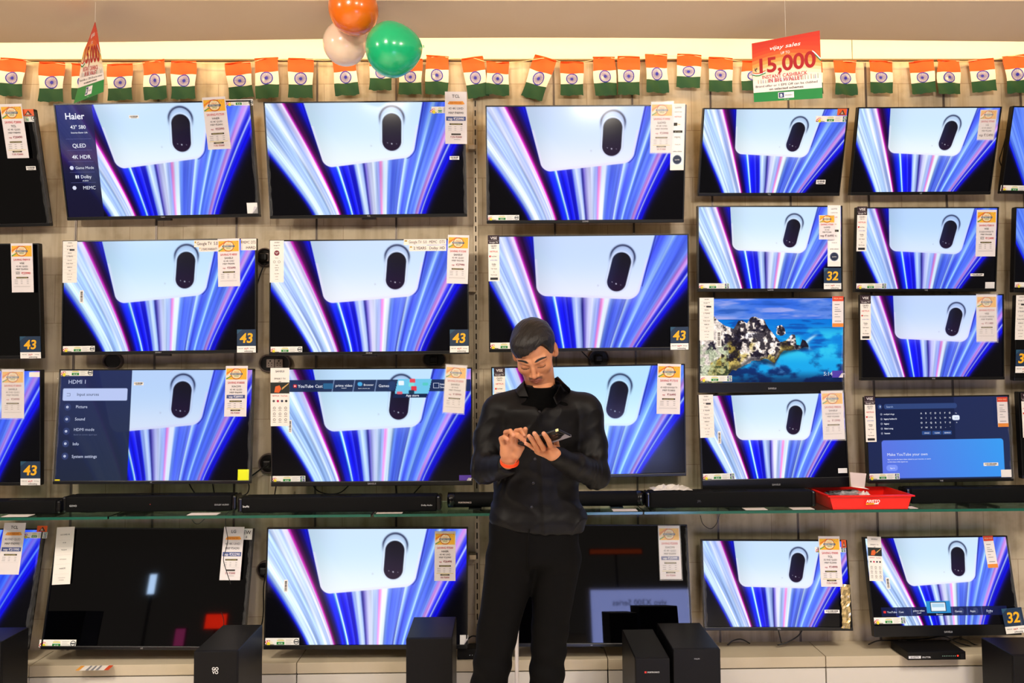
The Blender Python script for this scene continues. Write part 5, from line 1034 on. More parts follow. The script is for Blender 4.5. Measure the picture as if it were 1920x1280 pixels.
# sockets
SOC = mat('socket_dark', '#141110', .35); SOP = mat('socket_plate', '#9A8C84', .4)
def socket(px, py, wpx, hpx, lab, plates=0, plug=False, yy=-.022):
    s_ = 3.45/FPX; p = U(px, py, -.001); w_, h_ = wpx*s_/2, hpx*s_/2; n = 28
    r = empty('wall_socket', Matrix.Translation((p[0], -.001, p[2])), lab, 'wall socket'); b = MB()
    def outl(k, y): 
        e = max(w_-h_, 0); return [((e if math.cos(a) >= 0 else -e)+h_*k*math.cos(a), y, h_*k*math.sin(a)) for a in np.arange(n)*2*math.pi/n]
    v = outl(1, 0)+outl(1, yy*.6)+outl(.92, yy)+outl(.86, yy)+outl(.84, yy*.4); f = [tuple((i*n+j, i*n+(j+1) % n, (i+1)*n+(j+1) % n, (i+1)*n+j)) for i in range(4) for j in range(n)]
    b.add(v, f, mat('socket_rim', '#5A4C46', .4), True); b.quad(outl(.84, yy*.4), SOC); b.build('surround', r)
    for i in range(plates):
        q = MB(); cx_ = (i-(plates-1)/2)*.043; q.box((cx_-.020, yy*.4-.010, -.021), (cx_+.020, yy*.4, .021), SOP, bev=.003)
        for (dx, dz, rr) in ((0, .012, .0042), (-.008, .001, .0030), (.008, .001, .0030), (-.007, -.011, .0024), (.007, -.011, .0024)): q.disc(cx_+dx, dz, rr, SOC, yy*.4-.0106, 10)
        q.build('socket_plate', r)
    if plug: q = MB(); q.box((-.022, -.045, -.020), (.018, yy*.4, .018), CAB, bev=.008); q.build('plug', r)
socket(214, 677, 37, 30, 'round black wall socket above the HDMI menu television')
socket(498, 483, 36, 36, 'round dark wall socket at the left side of the television with the long feature strip', 1, True)
socket(517, 681, 60, 34, 'oval wall socket with two three-pin outlets above the app row television', 2)
socket(505, 868, 38, 38, 'round wall socket with a plug, left of the app row television', 0, True)
socket(815, 674, 44, 28, 'dark oval wall socket above the right part of the app row television', 0, True)
socket(1122, 672, 40, 36, 'round black wall socket with a plug right of the man\'s head', 0, True)
socket(499, 1066, 32, 32, 'round wall socket peeping out left of the lit television below the shelf', 0, True)
# small steel hooks on the slotted rail
for (px, py, lab) in ((886, 277, 'upper small steel bracket on the slotted rail'), (887, 543, 'middle small steel bracket on the slotted rail'), (888, 1043, 'lower small steel bracket on the slotted rail')):
    p = U(px, py, -.03); b = MB(); b.box((p[0]-.022, -.045, p[2]-.012), (p[0]+.014, -.007, p[2]+.012), mat('hook_steel', '#B8A890', .3, .7), bev=.002); tag(b.build('rail_bracket'), lab, 'bracket', 'steel brackets on the slotted rail')
# slip of paper on the bench, white pole
b = MB(); q = [UZ(x, y, ZB+.0015) for x, y in ((141, 1257), (152, 1248), (213, 1247), (203, 1256))]; b.quad([tuple(p) for p in q], ink('#EFE6DE'))
lerp = lambda a, c, t: tuple(a+(c-a)*t); up = np.array([0, 0, .0006])
b.quad([lerp(q[0]+up, q[3]+up, 0), lerp(q[0]+up, q[3]+up, .12), lerp(q[1]+up, q[2]+up, .12), lerp(q[1]+up, q[2]+up, 0)], ink('#E8A040')); b.quad([lerp(q[0]+up, q[3]+up, .86), lerp(q[0]+up, q[3]+up, 1), lerp(q[1]+up, q[2]+up, 1), lerp(q[1]+up, q[2]+up, .86)], ink('#D8502C'))
for t in (.3, .45, .6): b.quad([lerp(q[0]+up, q[3]+up, t), lerp(q[0]+up, q[3]+up, t+.09), lerp(q[1]+up, q[2]+up, t+.06), lerp(q[1]+up, q[2]+up, t)], ink('#8A8A90'))
tag(b.build('paper_slip'), 'price slip with orange and red ends lying on the bench at the left', 'paper slip')
b = MB(); p = U(969, 1262, -.40); t_ = U(971.5, 1161, -.40); b.tube([(p[0]-.002, -.40, FLOOR+.006), tuple(p), tuple(U(969, 1200, -.40)), tuple(U(970.5, 1175, -.40)), tuple(t_)], [.009, .0085, .0085, .0065, .001], mat('pole_white', '#D8D0CC', .35), 14); b.lathe([(0, 0), (.09, 0), (.09, .004), (0, .006)], mat('pole_white', '#D8D0CC', .35), Matrix.Translation((p[0]-.002, -.40, FLOOR)), 28)
tag(b.build('slim_pole'), 'thin white pole standing between the man\'s legs', 'pole')

b = MB(); q = [U(x, y, -.13) for x, y in ((936, 886), (939, 886), (929, 934), (924, 934))]; q[2][2] = q[3][2] = ZS+.001; b.quad([tuple(p) for p in q], ink('#E8E2E0')); b.quad([tuple(p+np.array([0, .003, 0])) for p in q[::-1]], ink('#E8E2E0'))
tag(b.build('paper_card'), 'sliver of a white card standing on the shelf beside the elbow of the man', 'card')

# ================================================================== THE MAN
def smin(a, b, k): h = np.clip(.5+.5*(b-a)/k, 0, 1); return b*(1-h)+a*h-k*h*(1-h)
def smax(a, b, k): return -smin(-a, -b, k)
def ell(x, y, z, c, r):
    X, Y, Z = (x-c[0])/r[0], (y-c[1])/r[1], (z-c[2])/r[2]; k0 = np.sqrt(X*X+Y*Y+Z*Z)
    k1 = np.sqrt((X/r[0])**2+(Y/r[1])**2+(Z/r[2])**2)+1e-6; return k0*(k0-1)/k1
def cone(x, y, z, a, b, r1, r2):
    a = np.asarray(a, float); b = np.asarray(b, float); d = b-a; L2 = float(d@d)+1e-9
    t = np.clip(((x-a[0])*d[0]+(y-a[1])*d[1]+(z-a[2])*d[2])/L2, 0, 1)
    return np.sqrt((x-a[0]-t*d[0])**2+(y-a[1]-t*d[1])**2+(z-a[2]-t*d[2])**2)-(r1+(r2-r1)*t)
def chain(x, y, z, P, R, k=.004):
    d = None
    for i in range(len(P)-1):
        e = cone(x, y, z, P[i], P[i+1], R[i], R[i+1]); d = e if d is None else smin(d, e, k)
    return d
YM = -.95
J = lambda px, py, y=YM: np.array(U(px, py, y))
# ---- head
HM = Matrix.Translation(tuple(J(1002, 660, -.965))) @ Matrix.Rotation(-13*D2R, 4, 'Z') @ Matrix.Rotation(-6.5*D2R, 4, 'Y') @ Matrix.Rotation(36*D2R, 4, 'X') @ Matrix.Diagonal((.98, .96, .93, 1))
HI = np.array(HM.inverted())
toh = lambda p: (HI[:3, :3] @ np.asarray(p))+HI[:3, 3]
neckb = toh(J(1016, 752, -.94))
def headF(x, y, z):
    ax = np.abs(x)
    d = ell(x, y, z, (0, .018, .030), (.0745, .094, .086))
    d = smin(d, ell(x, y, z, (0, -.030, -.026), (.0610, .060, .080)), .03)
    d = smin(d, ell(x, y, z, (0, -.040, -.078), (.0420, .042, .034)), .03)
    d = smin(d, ell(x, y, z, (0, -.075, -.101), (.0170, .014, .014)), .02)
    d = smin(d, ell(ax, y, z, (.040, -.058, -.028), (.022, .022, .020)), .02)
    d = smin(d, cone(ax, y, z, (.012, -.085, .012), (.046, -.068, .016), .0095, .008), .014)
    d = smax(d, -ell(ax, y, z, (.031, -.103, -.006), (.017, .014, .012)), .012)
    d = smin(d, ell(ax, y, z, (.0305, -.0735, -.0065), (.0150, .0135, .0125)), .003)
    d = smin(d, cone(x, y, z, (0, -.086, .004), (0, -.106, -.036), .0070, .0092), .010)
    d = smin(d, ell(x, y, z, (0, -.108, -.040), (.0095, .009, .0075)), .006)
    d = smin(d, ell(ax, y, z, (.0125, -.097, -.042), (.0075, .010, .0070)), .005)
    d = smax(d, -ell(ax, y, z, (.0062, -.104, -.0485), (.0030, .0045, .0028)), .002)
    d = smin(d, ell(x, y, z, (0, -.086, -.066), (.026, .013, .016)), .012)
    d = smin(d, cone(ax, y, z, (.004, -.0965, -.0625), (.021, -.087, -.0665), .0050, .0022), .004)
    d = smin(d, cone(ax, y, z, (.000, -.0955, -.0735), (.019, -.087, -.0690), .0058, .0024), .004)
    d = smax(d, -cone(ax, y, z, (.000, -.1020, -.0680), (.021, -.090, -.0672), .0014, .0008), .0015)
    # ears: dish with a rim
    ex, ey, ez = ax-.079, (y-.008)*.94+(z+.005)*.34*0, z+.004
    e = ell(ex, ey, ez, (0, .002, 0), (.010, .0165, .031)); e = smin(e, ell(ex, ey, ez, (-.006, -.004, -.018), (.010, .011, .012)), .008)
    e = smax(e, -ell(ex, ey, ez, (.009, -.002, .006), (.0065, .0095, .018)), .004); d = smin(d, e, .006)
    n = chain(x, y, z, [np.array([0, .022, -.045]), neckb], [.053, .058], .01)
    return smin(d, n, .022)
P, Q = surfnet(headF, (-.105, -.13, -.23), (.105, .18, .13), .0021)
def skincol(n_): return np.tile(lin([.80, .545, .385]), (n_, 1))
def paint(c, m, h): m = np.clip(m, 0, 1)[:, None]; return c*(1-m)+np.array(hexc(h))*m
x, y, z = P.T; ax = np.abs(x); c = skincol(len(P)); fr = sm(-.03, -.06, y)
c = paint(c, .22*NZ.fbm(x*60, y*60, z*60), '#8E5636')
c = paint(c, .45*fr*sm(-.045, -.075, z)*sm(.06, .03, ax), '#A0684A')                      # shaved jaw
c = paint(c, .35*fr*np.exp(-((ax-.031)/.014)**2-((z+.004)/.010)**2), '#8A5138')
q = (ax-.010)/.044; bz = .0170+.0045*np.sin(np.clip(q, 0, 1)*2.6); bt = .0044*(1-.6*np.clip(q, 0, 1)**2)*sm(-.05, .25, q); c = paint(c, 1.0*fr*sm(1.25, .75, np.abs(z-bz)/bt)*(q > -.02)*(q < 1), '#080402')
lz = -.0125-.0038*(1-((ax-.031)/.0145)**2); c = paint(c, .95*fr*sm(1.3, .6, np.abs(z-lz)/.0018)*(np.abs(ax-.031) < .0155), '#1A100C')
c = paint(c, .45*fr*sm(1.3, .6, np.abs(z-.002)/.0014)*(np.abs(ax-.031) < .015), '#6E3E2A')
mu = sm(.031, .022, ax)*sm(-.0635, -.0600, z+.12*ax-.0)*sm(-.0480, -.0525, z+.12*ax); c = paint(c, .80*fr*mu, '#22140E')
lp = sm(1.15, .9, np.sqrt((x/.0225)**2+((z+.0678)/.0110)**2)); c = paint(c, .85*fr*lp, '#A05A48'); c = paint(c, .8*fr*sm(1.4, .5, np.abs(z+.0675)/.0012)*(ax < .022), '#5A2A22')
c = paint(c, .30*sm(.014, .006, np.hypot(x, z+.042))*fr, '#B8684A'); c = paint(c, .5*sm(.078, .083, ax), '#B4714E')
parts = [(np.array([list(HM @ Vector(p)) for p in P]), Q, c)]
# ---- phone and hands
PC = J(1020, 823.5, -1.26); sc_ = (3.47-1.26)/FPX
PLv = np.array([78*sc_, -.085, 31*sc_]); PSv = np.array([25*sc_, .055, -14*sc_]); PLv *= .160/np.linalg.norm(PLv)
PSv -= PLv*(PSv@PLv)/(PLv@PLv); PSv *= .075/np.linalg.norm(PSv); PN = np.cross(PLv, PSv); PN /= np.linalg.norm(PN); PN = PN if PN[1] < 0 else -PN
def pf(px, py, off):
    d = CF + CR*(px-960)/FPX - CU*(py-640)/FPX; t = ((PC+PN*off-CAMP)@PN)/(d@PN); return CAMP+d*t
LH = dict(F=[([pf(1008, 845, .014), pf(998.5, 838.5, .015), pf(991.5, 834, .012), pf(985, 831, .010)], [.0080, .0070, .0064, .0058]),
             ([pf(1010, 845, .018), pf(1001, 830, .020), pf(996, 822, .015), pf(992, 817.5, .012)], [.0090, .0082, .0076, .0068]),
             ([pf(1021, 843, .018), pf(1012, 829, .022), pf(1006.5, 819, .016), pf(1002, 812.5, .012)], [.0092, .0084, .0078, .0070]),
             ([pf(1033, 838, .016), pf(1028.5, 826, .020), pf(1023.5, 818, .015), pf(1019.5, 812.5, .012)], [.0092, .0084, .0076, .0068])], W=J(1037, 852, -1.245), r=.0135)
RH = dict(F=[([J(944, 839, -1.235), J(939.5, 822, -1.252), J(945, 819, -1.268), J(951, 822.5, -1.270)], [.0088, .0078, .0072, .0064]),
             ([J(949.5, 833, -1.235), J(948.5, 810.5, -1.245), J(957, 808, -1.268), J(962, 815, -1.272)], [.0092, .0084, .0076, .0068]),
             ([J(958, 831, -1.232), J(960, 812, -1.250), J(971, 815.5, -1.272), J(983.5, 826, -1.262)], [.0094, .0086, .0082, .0070]),
             ([J(966, 832, -1.228), J(968, 808, -1.232), J(976.5, 806, -1.248), J(982, 816, -1.252)], [.0094, .0084, .0078, .0068])], W=J(955.5, 862, -1.20))
def handF(H, thumb, extra):
    def f(x, y, z):
        d = None
        for F, R in H['F']:
            e = chain(x, y, z, F, R, .0015); d = e if d is None else smin(d, e, .0020)
        pm = None; 
        for i, (F, R) in enumerate(H['F']):
            w_ = H['W']+(F[0]-np.mean([q[0][0] for q in H['F']], 0))*.45; e = cone(x, y, z, F[0], w_, .0110, H.get('r', .0175)); pm = e if pm is None else smin(pm, e, .010)
        d = smin(d, pm, .005); d = smin(d, chain(x, y, z, *thumb, .003), .007)
        for a, b_, r1, r2 in extra: d = smin(d, cone(x, y, z, a, b_, r1, r2), .014)
        return d
    return f
ELR, ELL_ = J(911, 880, -1.02), J(1117, 888, -1.02)
rh = handF(RH, ([J(966, 853, -1.215), J(977, 838, -1.222), J(982.5, 819, -1.222), J(985, 804.5, -1.226)], [.015, .0110, .0092, .0080]), [(RH['W'], J(940, 874, -1.13), .0235, .031), (J(947, 850, -1.225), J(950, 840, -1.232), .014, .011), (J(967, 850, -1.222), J(972, 843, -1.226), .014, .010)])
lh = handF(LH, ([J(1036, 849, -1.235), pf(1044, 838, -.004), pf(1042, 822, -.016), pf(1034, 812, -.016)], [.012, .0100, .0086, .0076]), [(LH['W'], J(1070, 872, -1.15), .0175, .022)])
for f, ctr in ((rh, J(960, 838, -1.21)), (lh, J(1022, 838, -1.23))):
    P, Q = surfnet(f, ctr-np.array([.070, .150, .085]), ctr+np.array([.078, .110, .075]), .0016); c = skincol(len(P)); c = paint(c, .35*NZ.fbm(P[:, 0]*90, P[:, 1]*90, P[:, 2]*90), '#9A5C3C')
    tips = [q[0][-1] for q in (RH if f is rh else LH)['F']]+([J(985, 804.5, -1.226)] if f is rh else [])
    for t in tips: c = paint(c, .7*sm(.0105, .004, np.linalg.norm(P-t, axis=1)), '#D89A80')
    for F, R in (RH if f is rh else LH)['F']:
        for jn in F[1:3]: c = paint(c, .35*sm(.008, .003, np.linalg.norm(P-jn, axis=1)), '#8A5034')
    parts.append((P, Q, c))
# ---- shirt and body volumes
zs = [J(1010, y_)[2] for y_ in (1010, 985, 930, 860, 800, 765, 748)]
CX = [J(x_, 800)[0] for x_ in (1007, 1007, 1004, 1008, 1011, 1013, 1014)]
AX = [.165, .166, .158, .158, .163, .160, .150]; BY = [.118, .122, .115, .118, .121, .119, .112]
zo = np.array(zs); iz = lambda z, A: np.interp(z, zo, np.array(A))
def torso(x, y, z, off=0.):
    cx, a, b_ = iz(z, CX), iz(z, AX)+off, iz(z, BY)+off
    X, Y = (x-cx)/a, (y-(YM+.01))/b_; q = (np.abs(X)**2.4+np.abs(Y)**2.4)**(1/2.4); return (q-1)*np.minimum(a, b_)*.9
SHR, SHL = J(935, 771), J(1097, 768)
NZ2 = Noise(8)
def folds(x, y, z): n_ = NZ2.fbm(x*8+z*5, y*5, z*13-x*6, 3); r_ = 1-np.abs(2*NZ2(x*11-z*9, y*7, z*9+x*7)-1); return .013*(n_-.45)-.0055*(r_**4-.2)
def shirtF(x, y, z, fold=True):
    t = torso(x, y, z); t = smax(t, z-J(1010, 748)[2], .06)
    t = smin(t, cone(x, y, z, J(1014, 742), SHR+[.012, 0, .012], .050, .050), .035); t = smin(t, cone(x, y, z, J(1014, 742), SHL+[-.012, 0, .012], .050, .050), .035)
    bl = np.exp(-((z-J(1010, 968)[2])/.03)**2)*.008; t = t-bl
    t = smax(t, J(1010, 988)[2]+(x-CX[0])*(-.10)-z, .012)
    a1 = chain(x, y, z, [SHR, J(915, 830, -.97), ELR, J(948, 873, -1.165)], [.062, .052, .048, .034], .02)
    a2 = chain(x, y, z, [SHL, J(1110, 830, -.97), ELL_, J(1078, 872, -1.13), J(1030, 849, -1.26)], [.062, .053, .049, .041, .0265], .02)
    # cuffs end cleanly
    d1 = (J(948, 873, -1.165)-ELR); d1 /= np.linalg.norm(d1); p1 = J(947, 869, -1.185); a1 = smax(a1, (x-p1[0])*d1[0]+(y-p1[1])*d1[1]+(z-p1[2])*d1[2], .006)
    d2 = (J(1040, 855, -1.23)-ELL_); d2 /= np.linalg.norm(d2); p2 = J(1036, 852.5, -1.246); a2 = smax(a2, (x-p2[0])*d2[0]+(y-p2[1])*d2[1]+(z-p2[2])*d2[2], .006)
    d = smin(t, a1, .018); d = smin(d, a2, .018)
    if fold:
        d = d+folds(x, y, z)
        for el, s_ in ((ELR, 1), (ELL_, -1)):      # creases gathering at the elbows
            r = np.sqrt((x-el[0])**2+(y-el[1])**2+(z-el[2])**2); d = d+.004*np.sin(r*150+8*np.sin(x*30))*np.exp(-(r/.07)**2)
        d = d-.003*np.exp(-((x-(CX[3]+.006+(z-zo[3])*-.05))/.010)**2)*(y < YM)*sm(J(1010, 765)[2], J(1010, 775)[2], z)
    # open neck
    va, vb = J(1010, 770), J(1014, 728); tt = np.clip((z-va[2])/(vb[2]-va[2]), 0, 1.2); wv = np.abs(x-(va[0]+(vb[0]-va[0])*tt))-.066*tt
    d = smax(d, -np.maximum(np.maximum(wv, va[2]-z), y-(YM-.055)), .004)
    return d
lo = np.array([J(880, 1000)[0]-.02, -1.30, J(1000, 996)[2]-.02]); hi = np.array([J(1152, 1000)[0]+.02, -.78, J(1000, 706)[2]+.02])
P, Q = surfnet(shirtF, lo, hi, .0045); SP = P
SHIRT = mat('shirt_black', '#050304', .52, spec=.24, bump=(240, .15, .001))
man_shirt = (P, Q)
def frontY(x_, z_, f=shirtF):
    ys = np.linspace(-1.32, -.80, 400).astype(np.float32); v = f(np.full(400, x_, np.float32), ys, np.full(400, z_, np.float32)); i = np.argmax(v < 0); return float(ys[i])
def bodyF(x, y, z):
    d = torso(x, y, z, -.022); d = smax(d, z-J(1010, 748)[2], .03); d = smin(d, cone(x, y, z, J(1014, 740), neckb*0+np.array(list(HM @ Vector((0, .03, -.10)))), .058, .050), .03)
    d = smin(d, chain(x, y, z, [SHR, J(915, 830, -.97), ELR, J(946, 872, -1.16)], [.045, .040, .034, .022], .02), .02); d = smin(d, chain(x, y, z, [SHL, J(1110, 830, -.97), ELL_, J(1060, 868, -1.17)], [.045, .040, .034, .020], .02), .02)
    return d
P, Q = surfnet(bodyF, lo, hi+[0, 0, .02], .008); parts.append((P, Q, skincol(len(P))))
# legs of the body, hidden in the trousers
LEG = [([J(960, 1055), J(933, 1180), np.array([J(884, 1480)[0], YM, FLOOR+.09])], [.098, .071, .060]), ([J(1042, 1050), J(1031, 1180), np.array([J(1010, 1480)[0], YM, FLOOR+.09])], [.092, .064, .058])]
def legsF(x, y, z, off=0.):
    a = (J(1085, 1010)[0]-J(918, 1010)[0])/2+off; cx = J(1001, 1010)[0]; q = ((np.abs((x-cx)/a))**2.5+(np.abs((y-YM-.005)/(.115+off)))**2.5)**(1/2.5); h = (q-1)*.10
    h = smax(h, z-J(1000, 975)[2], .01); h = smax(h, J(1000, 1055)[2]-z, .05)
    d = h
    for L, R in LEG: d = smin(d, chain(x, y, z, L, [r+off for r in R], .02), .022)
    return d
P, Q = surfnet(lambda x, y, z: legsF(x, y, z, -.02), (J(860, 1000)[0], YM-.17, FLOOR+.05), (J(1110, 1000)[0], YM+.17, J(1000, 970)[2]), .010); parts.append((P, Q, skincol(len(P))))
AP, AQ, AC, o_ = [], [], [], 0
for P, Q, c in parts: AP.append(P); AQ.append(Q+o_); AC.append(c); o_ += len(P)
SKIN = vmat('skin', rough=.46, spec=.45, bump=(350, .10, .0006), sss=.08)
man = obj('person', npmesh('person', np.concatenate(AP), np.concatenate(AQ), np.concatenate(AC), [SKIN]))
tag(man, 'man in a black shirt and black trousers looking down and tapping a phone', 'person')
sh_ = obj('shirt', npmesh('shirt', man_shirt[0], man_shirt[1], None, [SHIRT]), man); sh_['label'] = 'loose black button-up shirt with long sleeves'
# undershirt in the open neck
def undF(x, y, z):
    d = smax(torso(x, y, z, -.012), z-J(1010, 750)[2], .03); d = smin(d, cone(x, y, z, J(1012, 774, -.985), J(1014, 738, -.966), .060, .060), .02); d = smin(d, cone(x, y, z, J(1014, 742), SHR, .034, .012), .03); d = smin(d, cone(x, y, z, J(1014, 742), SHL, .034, .012), .03)
    d = smin(d, cone(x, y, z, J(1014, 754, -.955), J(1018, 722, -.940), .064, .0595), .02); n_ = np.array([.0, .45, .9]); pz = J(1016, 728, -1.01); d = smax(d, (y-pz[1])*-.16+(z-pz[2])*.98, .004); return smax(d, J(1010, 800)[2]-z, .01)
P, Q = surfnet(undF, (J(960, 1000)[0], -1.12, J(1000, 802)[2]), (J(1075, 1000)[0], -.80, J(1000, 690)[2]), .004); o = obj('undershirt', npmesh('undershirt', P, Q, None, [mat('tee_black', '#020202', .9, spec=.08)]), man); o['label'] = 'black crew-neck undershirt showing in the open collar'
# collar: stand round the neck plus two points
def sheet(pts_a, pts_b, thick, m, n=10):
    """ruled surface between two polylines, given thickness"""
    A_, B_ = [np.array(smooth_path(q, 5)) for q in (pts_a, pts_b)]; k = len(A_); V = []; 
    for s_ in range(n+1): V.append(A_*(1-s_/n)+B_*s_/n)
    V = np.array(V); N = np.zeros_like(V)
    du = np.gradient(V, axis=1); dv = np.gradient(V, axis=0); N = np.cross(du, dv); N /= np.linalg.norm(N, axis=2, keepdims=True)+1e-9
    W = np.concatenate([(V+N*thick/2).reshape(-1, 3), (V-N*thick/2).reshape(-1, 3)]); F = []; off = (n+1)*k
    for i in range(n):
        for j in range(k-1):
            a = i*k+j; F += [(a, a+1, a+k+1, a+k), (off+a, off+a+k, off+a+k+1, off+a+1)]
    for j in range(k-1): F += [(j, off+j, off+j+1, j+1), (n*k+j, n*k+j+1, off+n*k+j+1, off+n*k+j)]
    for i in range(n): F += [(i*k, (i+1)*k, off+(i+1)*k, off+i*k), (i*k+k-1, off+i*k+k-1, off+(i+1)*k+k-1, (i+1)*k+k-1)]
    return W, F
def surf(px, py, off=.007):
    p = J(px, py); 
    for _ in range(3): p = J(px, py, frontY(p[0], p[2])-off)
    return p
NBK = lambda px, py, y: J(px, py, y)
for side, top, bot in (('l', [NBK(1018, 722, -.872), NBK(990, 716, -.885), NBK(983, 713, -.925), NBK(983, 722, -.985), surf(991, 744, .012)], [NBK(1018, 733, -.855), NBK(988, 736, -.862), surf(970, 728, .004), surf(968, 735, .010), surf(973.5, 743, .012)]),
                       ('r', [NBK(1018, 722, -.872), NBK(1040, 709, -.880), NBK(1047, 707, -.925), NBK(1049.5, 722, -.985), surf(1037, 745, .009)], [NBK(1018, 733, -.855), NBK(1050, 718, -.868), surf(1061, 722, .003), surf(1069, 735, .007), surf(1044, 759, .009)])):
    W, F = sheet(top, bot, .0022, SHIRT); b = MB(); b.add(W, F, SHIRT, True); b.build('collar', sh_)
aa = np.linspace(-.30*math.pi, 1.30*math.pi, 25); nc = J(1017, 722, -.925); ring_ = lambda r_, dz, sl: [(nc[0]+r_*math.cos(a), nc[1]+.98*r_*math.sin(a), nc[2]+dz+sl*math.sin(a)) for a in aa]
W, F = sheet(ring_(.0655, .012, .010), ring_(.073, -.030, .004), .0022, SHIRT, 4); b = MB(); b.add(W, F, SHIRT, True); b.build('collar_band', sh_)
for px, py in ((1011.5, 772), (1006, 812), (1003, 860), (1000, 905), (997, 950)):
    p = surf(px, py, .0008); b = MB(); b.lathe([(0, -.0015), (.0052, -.0015), (.0056, 0), (.005, .0012), (.0035, .0008), (0, .0008)], mat('button_black', '#1C191C', .2, spec=.7), Matrix.Translation(tuple(p)) @ Matrix.Rotation(math.pi/2, 4, 'X'), 14)
    for dx in (-.0014, .0014):
        for dz in (-.0014, .0014): b.disc(p[0]+dx, p[2]+dz, .0006, mat('thread_grey', '#6A666A', .6), p[1]-.0016, 6)
    b.build('button', sh_)
# trousers
def trF(x, y, z):
    d = legsF(x, y, z); kz = .006*(NZ2.fbm(x*7, y*6, z*11-x*9, 3)-.45); d = d+kz+.0035*np.sin(z*75+12*x)*np.exp(-((z-.40)/.10)**2)
    d = d-.004*np.exp(-((x-J(990, 1040)[0])/.008)**2)*(y < YM)*(z > J(1000, 1080)[2]); 
    return d
P, Q = surfnet(trF, (J(860, 1000)[0], YM-.16, FLOOR+.035), (J(1110, 1000)[0], YM+.16, J(1000, 970)[2]), .0055)
TROU = mat('trouser_black', '#040303', .75, spec=.12, bump=(300, .2, .001)); o = obj('trousers', npmesh('trousers', P, Q, None, [TROU]), man); o['label'] = 'loose black straight trousers'
tr_ = o
# belt loop and zip seam
b = MB(); b.tube([tuple(J(992, 992, YM-.122)), tuple(J(990, 1020, YM-.124)), tuple(J(989, 1050, YM-.121)), tuple(J(992, 1075, YM-.10))], .0022, TROU, 6); b.build('fly_seam', tr_)
# shoes
for x_, s_ in ((J(884, 1480)[0], 1), (J(1010, 1480)[0], -1)):
    f = lambda x, y, z: smax(smin(ell(x, y, z, (x_, YM-.09, FLOOR+.035), (.048, .13, .050)), ell(x, y, z, (x_, YM+.02, FLOOR+.05), (.042, .075, .075)), .03), FLOOR+.012-z, .006)
    P, Q = surfnet(f, (x_-.07, YM-.25, FLOOR-.01), (x_+.07, YM+.13, FLOOR+.15), .005); s = obj('shoe', npmesh('shoe', P, Q, None, [mat('shoe_black', '#0D0C0C', .35)]), man)
    b = MB(); n_ = 28; ol = [(x_+.050*math.cos(a)*(1 if math.sin(a) < 0 else .9), YM-.045-(-.15 if math.sin(a) > 0 else .175)*abs(math.sin(a))*(-1 if math.sin(a) > 0 else 1)*(-1 if math.sin(a) > 0 else 1)) for a in np.arange(n_)*2*math.pi/n_]
    ol = [(x_+.049*math.cos(a), YM-.050+.165*math.sin(a)) for a in np.arange(n_)*2*math.pi/n_]
    b.add([(p[0], p[1], FLOOR+h_) for h_ in (0., .014) for p in ol], [(i, (i+1) % n_, n_+(i+1) % n_, n_+i) for i in range(n_)]+[tuple(range(n_))[::-1], tuple(range(n_, 2*n_))], mat('sole_black', '#1A1817', .7)); b.build('sole', s)
# hair
def hairF(x, y, z):
    d = ell(x, y, z, (-.001, .021, .036), (.0835, .103, .0925))
    d = smin(d, ell(x, y, z, (-.012, -.040, .066), (.058, .048, .042)), .03)
    st = NZ2.fbm((x*.8-y*.6)*150, (y*.8+x*.6)*22, z*26, 3)-.45; d = d+.0048*st+.0035*(NZ2(x*32, y*32, z*32)-.5)
    fx = np.minimum(.055+.56*x, .070)+.0018*np.sin(x*190)+.0015*np.sin(x*420+1); side = -.004+.0*x; nape = -.060
    w1 = sm(-.060, -.030, y); w2 = sm(.012, .045, y); zh = (fx*(1-w1)+side*w1)*(1-w2)+nape*w2
    zh = np.where((y > -.040) & (y < -.012) & (np.abs(x) > .05), zh-.018, zh)
    d = smax(d, zh-z, .005)
    # trimmed close round the ears
    d = smax(d, -ell(np.abs(x), y, z, (.086, .012, -.012), (.016, .024, .034)), .004)
    return d
P, Q = surfnet(hairF, (-.105, -.12, -.085), (.105, .145, .150), .0018)
def hair_mat():
    m = mat('hair_black', '#0C0907', .40, spec=.42); nt = m.node_tree; b_ = nt.nodes['Principled BSDF']; tc = nt.nodes.new('ShaderNodeTexCoord'); mp = nt.nodes.new('ShaderNodeMapping'); mp.inputs['Scale'].default_value = (620, 60, 160); mp.inputs['Rotation'].default_value = (0, .5, .65)
    n = nt.nodes.new('ShaderNodeTexNoise'); n.inputs['Scale'].default_value = 1; n.inputs['Detail'].default_value = 3; bp = nt.nodes.new('ShaderNodeBump'); bp.inputs['Strength'].default_value = .7; bp.inputs['Distance'].default_value = .002
    nt.links.new(tc.outputs['Object'], mp.inputs[0]); nt.links.new(mp.outputs[0], n.inputs[0]); nt.links.new(n.outputs[0], bp.inputs['Height']); nt.links.new(bp.outputs[0], b_.inputs['Normal'])
    r = nt.nodes.new('ShaderNodeValToRGB'); r.color_ramp.elements[0].color = (.003, .002, .002, 1); r.color_ramp.elements[1].color = (.012, .008, .006, 1); nt.links.new(n.outputs[0], r.inputs[0]); nt.links.new(r.outputs[0], b_.inputs['Base Color']); return m
hr = obj('hair', npmesh('hair', np.array([list(HM @ Vector(p)) for p in P]), Q, None, [hair_mat()]), man); hr['label'] = 'short black hair swept over the forehead'
